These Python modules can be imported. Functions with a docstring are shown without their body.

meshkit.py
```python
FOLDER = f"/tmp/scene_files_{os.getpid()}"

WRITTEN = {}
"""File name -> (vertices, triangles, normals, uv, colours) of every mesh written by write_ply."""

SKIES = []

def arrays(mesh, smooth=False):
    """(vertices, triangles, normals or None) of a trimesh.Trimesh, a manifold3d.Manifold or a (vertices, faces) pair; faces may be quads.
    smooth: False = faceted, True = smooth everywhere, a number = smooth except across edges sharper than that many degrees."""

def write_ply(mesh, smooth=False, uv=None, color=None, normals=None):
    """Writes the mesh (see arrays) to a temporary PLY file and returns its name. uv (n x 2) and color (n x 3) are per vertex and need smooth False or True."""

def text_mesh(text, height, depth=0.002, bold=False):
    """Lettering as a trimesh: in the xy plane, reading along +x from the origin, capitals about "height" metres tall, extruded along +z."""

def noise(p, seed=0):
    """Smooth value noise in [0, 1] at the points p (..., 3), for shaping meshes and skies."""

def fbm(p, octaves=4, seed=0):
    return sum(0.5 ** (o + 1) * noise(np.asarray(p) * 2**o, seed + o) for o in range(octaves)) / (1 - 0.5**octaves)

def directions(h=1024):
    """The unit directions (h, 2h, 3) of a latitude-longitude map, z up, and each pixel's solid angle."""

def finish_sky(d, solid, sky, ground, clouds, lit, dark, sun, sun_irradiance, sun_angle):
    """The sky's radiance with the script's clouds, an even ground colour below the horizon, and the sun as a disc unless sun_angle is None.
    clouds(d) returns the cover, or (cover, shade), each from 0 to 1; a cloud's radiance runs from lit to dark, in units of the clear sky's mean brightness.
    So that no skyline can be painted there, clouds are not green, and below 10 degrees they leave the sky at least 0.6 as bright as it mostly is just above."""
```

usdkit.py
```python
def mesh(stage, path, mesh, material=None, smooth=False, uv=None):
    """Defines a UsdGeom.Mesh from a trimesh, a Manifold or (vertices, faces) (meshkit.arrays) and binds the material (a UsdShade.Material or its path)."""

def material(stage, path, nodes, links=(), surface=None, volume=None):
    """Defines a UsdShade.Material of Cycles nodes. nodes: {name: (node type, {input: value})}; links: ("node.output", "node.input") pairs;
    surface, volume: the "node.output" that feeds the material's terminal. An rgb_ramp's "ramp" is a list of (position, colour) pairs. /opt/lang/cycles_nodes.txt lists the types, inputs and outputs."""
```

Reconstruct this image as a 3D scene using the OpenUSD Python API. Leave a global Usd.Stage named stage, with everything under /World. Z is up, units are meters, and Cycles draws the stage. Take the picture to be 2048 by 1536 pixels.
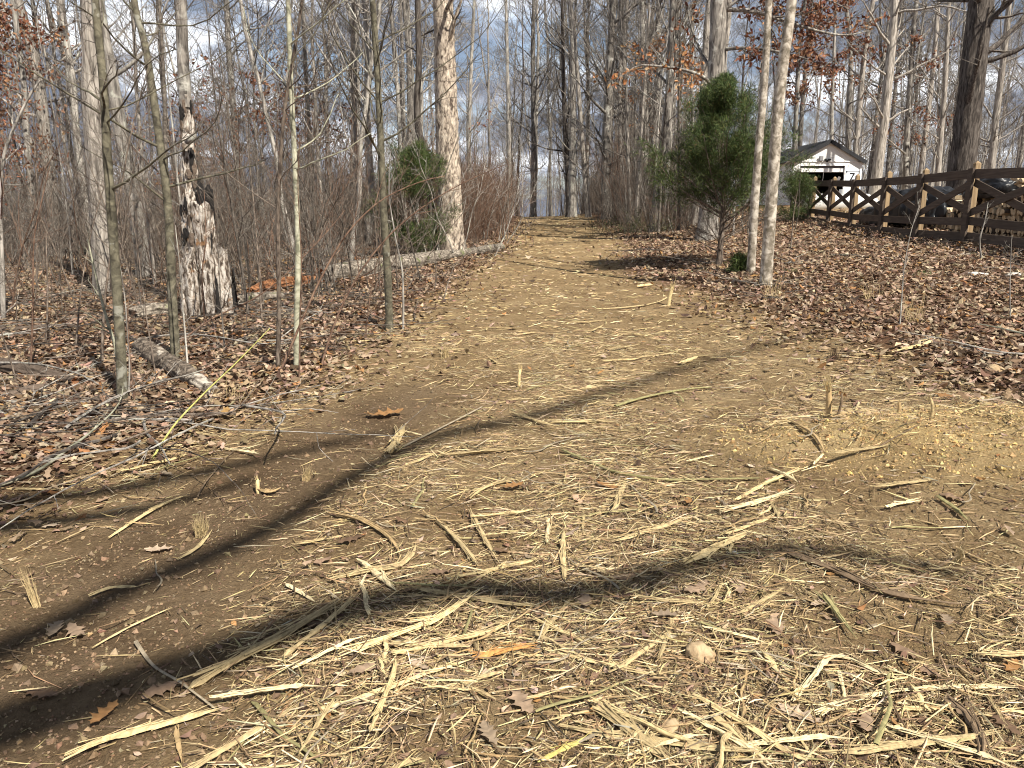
import math, numpy as np, trimesh, usdkit, meshkit
from pxr import Usd, UsdGeom, UsdLux, UsdShade, Sdf, Gf, Vt

stage = Usd.Stage.CreateInMemory()
UsdGeom.SetStageUpAxis(stage, "Z")
UsdGeom.Xform.Define(stage, "/World")
UsdGeom.Scope.Define(stage, "/World/Looks")

# ---------------------------------------------------------------- camera, sky, sun, exposure
F, W, H = 1538.0, 2048.0, 1536.0                 # the photograph's focal length in its own pixels
PITCH = math.atan(348.0 / F)
EYE = np.array([0.0, 0.0, 1.6])
cam = UsdGeom.Camera.Define(stage, "/World/camera")
cam.CreateHorizontalApertureAttr(36.0)
cam.CreateVerticalApertureAttr(27.0)
cam.CreateFocalLengthAttr(36.0 * F / W)
cam.CreateClippingRangeAttr(Gf.Vec2f(0.05, 3000))
cam.CreateExposureAttr(0.97)
cam.AddTranslateOp().Set(Gf.Vec3d(*EYE))
cam.AddRotateXOp().Set(90.0 - math.degrees(PITCH))

SUN_AZ, SUN_EL = math.radians(143.0), math.radians(47.0)      # clockwise from +y
SUN = np.array([math.sin(SUN_AZ) * math.cos(SUN_EL), math.cos(SUN_AZ) * math.cos(SUN_EL), math.sin(SUN_EL)])
sky_mat = usdkit.material(stage, "/World/Looks/sky_light", {
    "sky": ("sky_texture", {"sky_type": "single_scattering", "sun_disc": False, "sun_elevation": SUN_EL, "sun_rotation": SUN_AZ, "altitude": 200.0, "air_density": 1.0, "aerosol_density": 0.7}),
    "tc": ("texture_coordinate", {}),
    "sep": ("separate_xyz", {}),
    "zc": ("math", {"math_type": "maximum", "value2": 0.0}),
    "den": ("math", {"math_type": "add", "value2": 0.16}),
    "px": ("math", {"math_type": "divide"}),
    "py": ("math", {"math_type": "divide"}),
    "comb": ("combine_xyz", {"z": 0.35}),
    "n1": ("noise_texture", {"scale": 0.75, "detail": 7.0, "roughness": 0.56, "distortion": 0.25}),
    "cover": ("rgb_ramp", {"ramp": [(0.0, (0, 0, 0)), (0.33, (0, 0, 0)), (0.47, (1, 1, 1)), (1.0, (1, 1, 1))]}),
    "map2": ("mapping", {"location": (3.1, 1.7, 0.0), "scale": (1.0, 1.0, 1.0)}),
    "n2": ("noise_texture", {"scale": 1.15, "detail": 6.0, "roughness": 0.55, "distortion": 0.2}),
    "tone": ("rgb_ramp", {"ramp": [(0.0, (1.3, 1.5, 2.0)), (0.47, (1.9, 2.15, 2.75)), (0.54, (4.0, 4.4, 5.2)), (0.61, (10.0, 10.4, 11.0)), (1.0, (12.0, 12.0, 12.0))]}),
    "mixc": ("mix_color", {}),
    "bg": ("background_shader", {"strength": 0.075}),
}, [("tc.generated", "sep.vector"), ("sep.z", "zc.value1"), ("zc.value", "den.value1"), ("sep.x", "px.value1"), ("den.value", "px.value2"),
    ("sep.y", "py.value1"), ("den.value", "py.value2"), ("px.value", "comb.x"), ("py.value", "comb.y"), ("comb.vector", "n1.vector"),
    ("n1.fac", "cover.fac"), ("comb.vector", "map2.vector"), ("map2.vector", "n2.vector"), ("n2.fac", "tone.fac"), ("cover.color", "mixc.fac"),
    ("sky.color", "mixc.a"), ("tone.color", "mixc.b"), ("mixc.result", "bg.color")], surface="bg.background")
dome = UsdLux.DomeLight.Define(stage, "/World/sky")
UsdShade.MaterialBindingAPI.Apply(dome.GetPrim()).Bind(sky_mat)
sun = UsdLux.DistantLight.Define(stage, "/World/sun")
sun.CreateNormalizeAttr(True); sun.CreateIntensityAttr(1.25); sun.CreateAngleAttr(0.53)
sun.CreateColorAttr(Gf.Vec3f(1.0, 0.93, 0.82))
sun.AddTransformOp().Set(Gf.Matrix4d().SetRotate(Gf.Rotation(Gf.Vec3d(0, 0, 1), Gf.Vec3d(*SUN))))

# ---------------------------------------------------------------- helpers: prims
names = {}
def numbered(path):
    k = names.get(path, -1) + 1
    names[path] = k
    return path if k == 0 else f"{path}_{k:03d}"

def tag(p, label=None, cat=None, group=None, kind=None):
    p = p.GetPrim() if hasattr(p, "GetPrim") else p
    for k, v in (("label", label), ("category", cat), ("group", group), ("kind", kind)):
        if v: p.SetCustomDataByKey(k, v)
    return p

def xf(prim, loc=(0, 0, 0), rz=0.0, sc=None, m=None):
    x = UsdGeom.Xformable(prim)
    if m is not None:
        x.AddTransformOp().Set(Gf.Matrix4d(*np.asarray(m, float).T.ravel().tolist())); return
    x.AddTranslateOp().Set(Gf.Vec3d(*map(float, loc)))
    if rz: x.AddRotateZOp().Set(math.degrees(rz))
    if sc is not None: x.AddScaleOp().Set(Gf.Vec3f(*([float(sc)] * 3 if np.ndim(sc) == 0 else sc)))

def thing(name, label, cat, loc=(0, 0, 0), rz=0.0, group=None, sc=None, m=None):
    o = UsdGeom.Xform.Define(stage, numbered("/World/" + name)).GetPrim()
    xf(o, loc, rz, sc, m)
    return tag(o, label, cat, group)

def mesh(name, g, mat, parent=None, smooth=False, tint=None):
    base = "/World" if parent is None else str(parent.GetPath())
    path = numbered(base + "/" + name)
    pr = usdkit.mesh(stage, path, g, mat, smooth=smooth)
    if tint is not None:
        UsdGeom.PrimvarsAPI(pr).CreatePrimvar("tint", Sdf.ValueTypeNames.Color3fArray, "vertex").Set(Vt.Vec3fArray.FromNumpy(np.asarray(tint, np.float32)))
    return pr.GetPrim()

def proto(name):
    p = stage.CreateClassPrim("/World/" + name); p.SetTypeName("Xform")
    return p

def copy_of(pr, name, label, cat, loc=(0, 0, 0), rz=0.0, group=None, sc=None, m=None):
    o = thing(name, label, cat, loc, rz, group, sc, m)
    o.GetReferences().AddInternalReference(pr.GetPath())
    o.SetInstanceable(True)
    return o

def cat_meshes(ms):
    vs, fs, n = [], [], 0
    for v, f in ms:
        vs.append(v); fs.append(f + n); n += len(v)
    return np.vstack(vs), np.vstack(fs)

def box(sx, sy, sz, c=(0, 0, 0), bev=0.0, R=None):
    if bev:
        b = np.array([[x, y, z] for x in (-1, 1) for y in (-1, 1) for z in (-1, 1)], float)
        h = np.array([sx, sy, sz]) / 2
        pts = []
        for s in b:
            for k in range(3):
                q = h - bev; q[k] = h[k]
                pts.append(s * q)
        m = trimesh.convex.convex_hull(np.array(pts))
        v, f = np.array(m.vertices), np.array(m.faces)
    else:
        m = trimesh.creation.box([sx, sy, sz]); v, f = np.array(m.vertices), np.array(m.faces)
    if R is not None: v = v @ np.asarray(R).T
    return v + np.asarray(c, float), f

def rotz(a):
    c, s = math.cos(a), math.sin(a)
    return np.array([[c, -s, 0], [s, c, 0], [0, 0, 1.0]])

# ---------------------------------------------------------------- helpers: pixels and terrain
CP, SP = math.cos(PITCH), math.sin(PITCH)
def ray(px, py):
    x, u = (px - W / 2) / F, (H / 2 - py) / F
    return np.array([x, CP + u * SP, -SP + u * CP])

LE = np.array([(-4.0, -6), (-3.4, 2.6), (-2.75, 4.0), (-2.05, 5.35), (-1.6, 7.6), (-1.35, 11.1), (-0.35, 20), (0.5, 45), (0.9, 90)])
RE = np.array([(5.0, -6), (4.4, 3.0), (3.7, 5.6), (3.1, 8.5), (2.9, 10.4), (2.3, 14.6), (3.3, 21), (4.0, 42), (4.2, 90)])
def sstep(a, b, x):
    t = np.clip((x - a) / (b - a), 0, 1)
    return t * t * (3 - 2 * t)
def n2(x, y, f, seed):
    return meshkit.noise(np.stack([x * f, y * f, np.zeros_like(x) + 0.5], -1), seed) - 0.5
def path_mask(x, y):
    w = n2(x, y, 0.7, 3) * 0.7 + n2(x, y, 2.3, 4) * 0.35
    l, r = np.interp(y, LE[:, 1], LE[:, 0]), np.interp(y, RE[:, 1], RE[:, 0])
    return sstep(-0.3, 0.3, x - l + w) * sstep(-0.3, 0.3, r - x + w) * (1 - sstep(46, 52, y))
def edge_in(x, y):
    """Metres inside the trail's edges (negative outside)."""
    return np.minimum(x - np.interp(y, LE[:, 1], LE[:, 0]), np.interp(y, RE[:, 1], RE[:, 0]) - x)
def mound_mask(x, y):
    return np.exp(-((x - 2.65) / 1.25) ** 2 - ((y - 4.6) / 0.62) ** 2) + 0.45 * np.exp(-((x - 3.4) / 0.6) ** 2 - ((y - 3.3) / 0.7) ** 2)
def mud_mask(x, y):
    c = np.interp(y, [0, 1.5, 3, 4.2, 5.5, 7], [-1.75, -1.7, -1.6, -1.4, -0.95, -0.6])
    wd = np.interp(y, [0, 3.0, 4.5, 6.0, 7.5], [0.9, 0.8, 0.65, 0.5, 0.1])
    return np.exp(-((x - c) / wd) ** 2) * (1 - sstep(5.6, 7.2, y))
def terrain(x, y, fine=True):
    x, y = np.asarray(x, float), np.asarray(y, float)
    zl = np.where(y < 0, 0.02 * np.maximum(y, -20), 0.03 * np.minimum(y, 36))
    t = np.clip((y - 36) / 18, 0, 1)
    zl = zl + 0.03 * 18 * (t - t * t) - 0.045 * np.clip(y - 54, 0, 130)
    rr = np.maximum(x - 2.0, 0)
    k = np.interp(y, [-4, 4, 12, 22], [0.3, 0.75, 1.08, 0.90])
    zr = 1.0 * (1 - np.exp(-0.1 * rr * rr / (rr + 0.8))) * k
    ll = np.maximum(-1.8 - x, 0)
    zz = zl + zr - 0.9 * (1 - np.exp(-0.03 * ll)) - 0.045 * np.clip(y - 17, 0, 70) * sstep(2, 13, ll)
    zz = zz + 0.18 * mound_mask(x, y) * (1 + 0.8 * n2(x, y, 2.2, 17) + 0.5 * n2(x, y, 6.0, 18)) + n2(x, y, 0.35, 11) * 0.12 * sstep(2, 8, np.hypot(x, y))
    if fine:
        pm = path_mask(x, y)
        zz = zz + n2(x, y, 1.9, 12) * 0.07 + n2(x, y, 5.5, 13) * 0.028
        near = np.exp(-np.hypot(x, y) / 7.0)
        zz = zz + near * (n2(x, y, 11, 14) * 0.028 + n2(x, y, 27, 15) * 0.018 * (1 + 1.5 * mound_mask(x, y)))
        md = mud_mask(x, y)
        zz = zz - 0.045 * md + md * near * np.maximum(n2(x, y, 8, 16) + 0.6 * n2(x, y, 20, 19), 0) * 0.10
        zz = zz + 0.03 * (1 - pm)
    return zz
EYE_OK = float(terrain(np.array([0.0]), np.array([0.0]), False)[0])

_T = np.geomspace(0.8, 160, 3000)
def gat(px, py):
    """The ground point seen at a pixel of the photograph."""
    d = ray(px, py)
    P = EYE + _T[:, None] * d
    under = P[:, 2] < terrain(P[:, 0], P[:, 1], True)
    i = int(np.argmax(under)) if under.any() else len(_T) - 1
    return np.array([P[i, 0], P[i, 1], float(terrain(P[i:i+1, 0], P[i:i+1, 1])[0])])
def gd(px, d):
    """The ground point at depth d in the direction of pixel column px near the horizon."""
    x = (px - W / 2) / F / (CP + 0.2263 * SP) * d
    return np.array([x, d, float(terrain(np.array([x]), np.array([float(d)]))[0])])
def at_depth(px, py, y):
    d = ray(px, py); return EYE + d * (y / d[1])
def in_view(x, y, m=0.06):
    return (np.abs(x) < (0.666 + m) * (0.98 * y + 0.25) + 0.2) & (y > 1.3)

# ---------------------------------------------------------------- helpers: tubes and branching
def tubes(P, R, k, ph=None, flat=None):
    """P (B, n, 3) polylines, R (B, n) radii -> one mesh."""
    P, R = np.asarray(P, float), np.asarray(R, float)
    if P.ndim == 2: P, R = P[None], R[None]
    B, n, _ = P.shape
    t = np.gradient(P, axis=1)
    t /= np.linalg.norm(t, axis=2, keepdims=True) + 1e-12
    m = np.abs(t.mean(1)[:, 2]) > 0.75
    ref = np.where(m[:, None], [1.0, 0.02, 0.0], [0.0, 0.0, 1.0])[:, None, :]
    a = np.cross(t, np.broadcast_to(ref, t.shape)); a /= np.linalg.norm(a, axis=2, keepdims=True) + 1e-12
    b = np.cross(t, a)
    an = np.arange(k) * 2 * np.pi / k
    ca, sa = np.cos(an), np.sin(an)
    if flat is not None: sa = sa * flat
    V = P[:, :, None] + R[:, :, None, None] * (ca[None, None, :, None] * a[:, :, None] + sa[None, None, :, None] * b[:, :, None])
    i, j = np.meshgrid(np.arange(n - 1), np.arange(k), indexing="ij")
    j2 = (j + 1) % k
    q = np.stack([i * k + j, i * k + j2, (i + 1) * k + j2, (i + 1) * k + j], -1).reshape(-1, 4)
    f = np.vstack([q[:, [0, 2, 1]], q[:, [0, 3, 2]]])
    f = (f[None] + (np.arange(B) * n * k)[:, None, None]).reshape(-1, 3)
    return V.reshape(-1, 3), f

def resample(P, n):
    P = np.asarray(P, float)
    s = np.concatenate([[0], np.cumsum(np.linalg.norm(np.diff(P, axis=0), axis=1))])
    from scipy.interpolate import PchipInterpolator
    u = np.linspace(0, s[-1], n)
    return np.stack([PchipInterpolator(s, P[:, k])(u) for k in range(3)], 1)

def norm(v):
    return v / (np.linalg.norm(v, axis=-1, keepdims=True) + 1e-12)

def spawn(rng, P, R, c, t0, t1, ang, ln, n, rad, up=0.1, wig=0.25, rmin=0.002, taper=0.25, absolute=False, pw=1.0):
    """c children per parent polyline: start along t0..t1, leave at ang (mean, sd) degrees; ln = (lo, hi) of the parent's length, or metres."""
    P, R = np.asarray(P, float), np.asarray(R, float)
    B, m, _ = P.shape
    idx = np.repeat(np.arange(B), c); N = len(idx)
    t = t0 + (t1 - t0) * rng.random(N) ** pw
    s = t * (m - 1); i = np.minimum(s.astype(int), m - 2); fr = (s - i)[:, None]
    start = P[idx, i] * (1 - fr) + P[idx, i + 1] * fr
    r0 = R[idx, i] * (1 - fr[:, 0]) + R[idx, i + 1] * fr[:, 0]
    tan = norm(P[idx, i + 1] - P[idx, i])
    per = norm(np.cross(tan, rng.normal(size=(N, 3))))
    a = np.radians(rng.normal(ang[0], ang[1], N))[:, None]
    d = norm(np.cos(a) * tan + np.sin(a) * per)
    plen = np.linalg.norm(np.diff(P, axis=1), axis=2).sum(1)[idx]
    L = rng.uniform(ln[0], ln[1], N) * (1 if absolute else plen) * (1 - 0.55 * t)
    out = np.empty((N, n, 3)); out[:, 0] = start
    for k in range(1, n):
        out[:, k] = out[:, k - 1] + d * (L / (n - 1))[:, None]
        d = norm(d + rng.normal(size=(N, 3)) * wig + np.array([0, 0, up]))
    rr = np.maximum(r0 * rng.uniform(rad[0], rad[1], N), rmin)
    return out, np.maximum(rr[:, None] * np.linspace(1, taper, n)[None], rmin * 0.6)

def bumpy_trunk(P, R, k, n, amp, fr, fz, seed, flare=0.0, plates=0.0):
    """A trunk whose bark relief is modelled."""
    Pr = resample(P, n)
    s = np.linspace(0, 1, n)
    Rr = np.interp(s, np.linspace(0, 1, len(R)), R)
    h = Pr[:, 2] - Pr[0, 2]
    V, f = tubes(Pr[None], Rr[None], k)
    V = V.reshape(n, k, 3)
    d = V - Pr[:, None]
    an = np.arange(k) * 2 * np.pi / k
    A = np.stack([np.cos(an)[None] * fr + 0 * h[:, None], np.sin(an)[None] * fr + 0 * h[:, None], np.broadcast_to(h[:, None] * fz, (n, k))], -1)
    w = meshkit.noise(A, seed) * 0.6 + meshkit.noise(A * 2.3, seed + 1) * 0.4
    g = 1 + amp * (2 * np.abs(w - 0.5) * 2 - 0.5)
    if plates:
        q = np.floor(meshkit.noise(A * [1.0, 1.0, 0.6], seed + 5) * 5) / 5
        g = g + plates * (q - 0.5)
    if flare:
        lob = 1 + 0.5 * np.sin(an * rngs(seed).integers(3, 6) + seed)
        g = g + flare * np.exp(-h / (Rr[0] * 1.3))[:, None] * lob[None]
    V = Pr[:, None] + d * g[..., None]
    return V.reshape(-1, 3), f
def rngs(s): return np.random.default_rng(int(s) % (2**31))
# ---------------------------------------------------------------- materials
def ramp_mat(name, stops, scale=(20, 20, 20), detail=6, rough=0.85, bump=0.4, bscale=None, patch=None, vary=0.0, spec=0.2, dist=0.6, translucent=0.0, bdist=0.02):
    nodes = {"g": ("geometry", {}), "map": ("mapping", {"scale": scale}),
             "n": ("noise_texture", {"scale": 1.0, "detail": float(detail), "roughness": 0.62, "distortion": dist}),
             "r": ("rgb_ramp", {"ramp": stops}),
             "p": ("principled_bsdf", {"roughness": rough, "specular_ior_level": spec})}
    links = [("g.position", "map.vector"), ("map.vector", "n.vector"), ("n.fac", "r.fac")]
    col = "r.color"
    if patch:                                       # (colour, scale, lo, hi)
        c, ps, lo, hi = patch
        nodes |= {"pn": ("noise_texture", {"scale": ps, "detail": 5.0, "roughness": 0.6, "distortion": 0.4}),
                  "pr": ("rgb_ramp", {"ramp": [(0, (0, 0, 0)), (lo, (0, 0, 0)), (hi, (1, 1, 1)), (1, (1, 1, 1))]}),
                  "pm": ("mix_color", {"b": c})}
        links += [("g.position", "pn.vector"), ("pn.fac", "pr.fac"), ("pr.color", "pm.fac"), (col, "pm.a")]
        col = "pm.result"
    if vary:
        nodes |= {"oi": ("object_info", {}), "mr": ("map_range", {"to_min": 1 - vary, "to_max": 1 + vary}), "hv": ("hsv", {})}
        links += [("oi.random", "mr.value"), ("mr.result", "hv.value"), (col, "hv.color")]
        col = "hv.color"
    links.append((col, "p.base_color"))
    if bump:
        nodes["b"] = ("bump", {"strength": bump, "distance": bdist})
        if bscale:
            nodes |= {"bm": ("mapping", {"scale": bscale}), "bn": ("noise_texture", {"scale": 1.0, "detail": 6.0, "roughness": 0.65})}
            links += [("g.position", "bm.vector"), ("bm.vector", "bn.vector"), ("bn.fac", "b.height")]
        else:
            links.append(("n.fac", "b.height"))
        links.append(("b.normal", "p.normal"))
    return usdkit.material(stage, "/World/Looks/" + name, nodes, links, surface="p.BSDF")

def tint_mat(name, rough=0.8, nscale=60.0, lo=0.72, hi=1.25, translucent=0.0, spec=0.25, stretch=None):
    """Colour from the mesh's own tint, with fine grain."""
    nodes = {"at": ("attribute", {"attribute": "tint"}), "g": ("geometry", {}), "n": ("noise_texture", {"scale": nscale, "detail": 4.0}),
             "mr": ("map_range", {"from_min": 0.25, "from_max": 0.75, "to_min": lo, "to_max": hi}), "hv": ("hsv", {}), "p": ("principled_bsdf", {"roughness": rough, "specular_ior_level": spec})}
    links = [("g.position", "n.vector"), ("n.fac", "mr.value"), ("mr.result", "hv.value"), ("at.color", "hv.color"), ("hv.color", "p.base_color")]
    s = "p.BSDF"
    if translucent:
        nodes |= {"tr": ("translucent_bsdf", {}), "mx": ("mix_closure", {"fac": translucent})}
        links += [("hv.color", "tr.color"), ("p.BSDF", "mx.closure1"), ("tr.BSDF", "mx.closure2")]
        s = "mx.closure"
    return usdkit.material(stage, "/World/Looks/" + name, nodes, links, surface=s)

def plain(name, c, rough=0.6, metallic=0.0, spec=0.4, grain=0.12, gs=14.0):
    return usdkit.material(stage, "/World/Looks/" + name, {
        "g": ("geometry", {}), "n": ("noise_texture", {"scale": gs, "detail": 5.0, "roughness": 0.65}),
        "mr": ("map_range", {"from_min": 0.25, "from_max": 0.75, "to_min": 1 - grain, "to_max": 1 + grain}),
        "hv": ("hsv", {"color": c}), "p": ("principled_bsdf", {"roughness": rough, "metallic": metallic, "specular_ior_level": spec})},
        [("g.position", "n.vector"), ("n.fac", "mr.value"), ("mr.result", "hv.value"), ("hv.color", "p.base_color")], surface="p.BSDF")

def gray(v, w=0.0): return (v * (1 + w), v, v * (1 - w))
def br(name, d, m, l, sx=16, sz=2.2, **k):
    return ramp_mat(name, [(0.0, d), (0.36, d), (0.5, m), (0.66, l), (1.0, l)], scale=(sx, sx, sz), bump=k.pop("bump", 0.7), vary=k.pop("vary", 0.2), **k)
B = {
    "grey":  br("grey_bark", (0.085, 0.077, 0.068), (0.225, 0.207, 0.183), (0.38, 0.353, 0.315), patch=((0.36, 0.36, 0.31), 5.0, 0.55, 0.68)),
    "pale":  br("pale_bark", (0.09, 0.079, 0.067), (0.255, 0.23, 0.20), (0.42, 0.385, 0.338), sx=22, sz=2.5),
    "dark":  br("dark_bark", (0.018, 0.015, 0.013), (0.06, 0.05, 0.043), (0.13, 0.115, 0.10), sx=20, sz=3.0),
    "oak":   br("oak_bark", (0.045, 0.040, 0.035), (0.155, 0.14, 0.124), (0.31, 0.285, 0.25), sx=14, sz=2.6, patch=((0.38, 0.37, 0.33), 4.0, 0.56, 0.66)),
    "rough": br("rough_bark", (0.06, 0.045, 0.035), (0.27, 0.225, 0.18), (0.46, 0.40, 0.32), sx=16, sz=7.0),
    "olive": br("olive_bark", (0.042, 0.038, 0.028), (0.095, 0.087, 0.061), (0.165, 0.151, 0.108), sx=14, sz=14, patch=((0.21, 0.205, 0.17), 6.0, 0.61, 0.66), bump=0.3),
    "mint":  br("pale_green_bark", (0.13, 0.13, 0.09), (0.27, 0.265, 0.195), (0.38, 0.375, 0.29), sx=10, sz=14, patch=((0.14, 0.13, 0.10), 8.0, 0.58, 0.64), bump=0.25),
    "brown": br("brown_bark", (0.04, 0.03, 0.024), (0.12, 0.095, 0.075), (0.22, 0.18, 0.145), sx=30, sz=12, bump=0.3),
    "mottle": ramp_mat("mottled_bark", [(0.0, (0.09, 0.075, 0.055)), (0.40, (0.14, 0.12, 0.09)), (0.50, (0.27, 0.235, 0.19)), (0.60, (0.45, 0.41, 0.345)), (1, (0.50, 0.46, 0.39))], scale=(11, 11, 9), bump=0.35, vary=0.1),
    "twig":  br("twig_bark", (0.045, 0.038, 0.031), (0.105, 0.09, 0.075), (0.19, 0.167, 0.142), sx=20, sz=20, bump=0),
    "redtwig": br("reddish_twig_bark", (0.06, 0.036, 0.026), (0.13, 0.08, 0.056), (0.21, 0.14, 0.098), sx=20, sz=20, bump=0),
    "cane":  br("yellow_green_cane", (0.20, 0.195, 0.06), (0.30, 0.29, 0.09), (0.38, 0.365, 0.14), sx=30, sz=30, bump=0),
}
M_litter = tint_mat("dry_leaf", rough=0.75, nscale=45, translucent=0.18)
M_wood = tint_mat("split_wood", rough=0.8, nscale=90, lo=0.7, hi=1.25)
M_green = tint_mat("cedar_foliage", rough=0.7, nscale=20, translucent=0.15, lo=0.7, hi=1.35)

# ground: soil, leaf mould, ochre mound and damp mud, chosen by vertex attributes (path, mound, mud)
g_nodes = {"g": ("geometry", {}), "at": ("attribute", {"attribute": "tint"}), "sp": ("separate_color", {}),
    "n1": ("noise_texture", {"scale": 2.2, "detail": 8.0, "roughness": 0.62}), "n2": ("noise_texture", {"scale": 38.0, "detail": 6.0, "roughness": 0.68}),
    "n3": ("noise_texture", {"scale": 150.0, "detail": 4.0, "roughness": 0.7}),
    "soil": ("rgb_ramp", {"ramp": [(0.0, (0.095, 0.055, 0.027)), (0.36, (0.16, 0.105, 0.053)), (0.50, (0.245, 0.172, 0.091)), (0.66, (0.335, 0.25, 0.145)), (1, (0.39, 0.30, 0.185))]}),
    "leaf": ("rgb_ramp", {"ramp": [(0.0, (0.03, 0.017, 0.010)), (0.38, (0.06, 0.033, 0.02)), (0.52, (0.13, 0.072, 0.043)), (0.66, (0.21, 0.125, 0.08)), (1, (0.29, 0.19, 0.125))]}),
    "ochre": ("rgb_ramp", {"ramp": [(0.0, (0.19, 0.115, 0.045)), (0.42, (0.33, 0.235, 0.11)), (0.58, (0.45, 0.335, 0.17)), (1, (0.54, 0.43, 0.245))]}),
    "mudc": ("rgb_ramp", {"ramp": [(0.0, (0.06, 0.039, 0.022)), (0.42, (0.115, 0.077, 0.044)), (0.56, (0.175, 0.123, 0.073)), (1, (0.24, 0.175, 0.11))]}),
    "ad": ("math", {"math_type": "multiply_add", "value2": 0.45}), "ad2": ("math", {"math_type": "multiply_add", "value2": 0.55, "value3": 0.0}),
    "m1": ("mix_color", {}), "m2": ("mix_color", {}), "m3": ("mix_color", {}),
    "h": ("math", {"math_type": "multiply_add", "value2": 0.4}), "b": ("bump", {"strength": 1.0, "distance": 0.04}),
    "p": ("principled_bsdf", {"roughness": 0.95, "specular_ior_level": 0.08})}
g_links = [("g.position", "n1.vector"), ("g.position", "n2.vector"), ("g.position", "n3.vector"), ("at.color", "sp.color"),
    ("n1.fac", "ad2.value1"), ("n2.fac", "ad.value1"), ("ad2.value", "ad.value3"),
    ("ad.value", "soil.fac"), ("ad.value", "leaf.fac"), ("ad.value", "ochre.fac"), ("ad.value", "mudc.fac"),
    ("sp.r", "m1.fac"), ("leaf.color", "m1.a"), ("soil.color", "m1.b"), ("sp.g", "m2.fac"), ("m1.result", "m2.a"), ("ochre.color", "m2.b"),
    ("sp.b", "m3.fac"), ("m2.result", "m3.a"), ("mudc.color", "m3.b"), ("m3.result", "p.base_color"),
    ("n3.fac", "h.value1"), ("n2.fac", "h.value3"), ("h.value", "b.height"), ("b.normal", "p.normal")]
M_ground = usdkit.material(stage, "/World/Looks/forest_ground", g_nodes, g_links, surface="p.BSDF")

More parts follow.
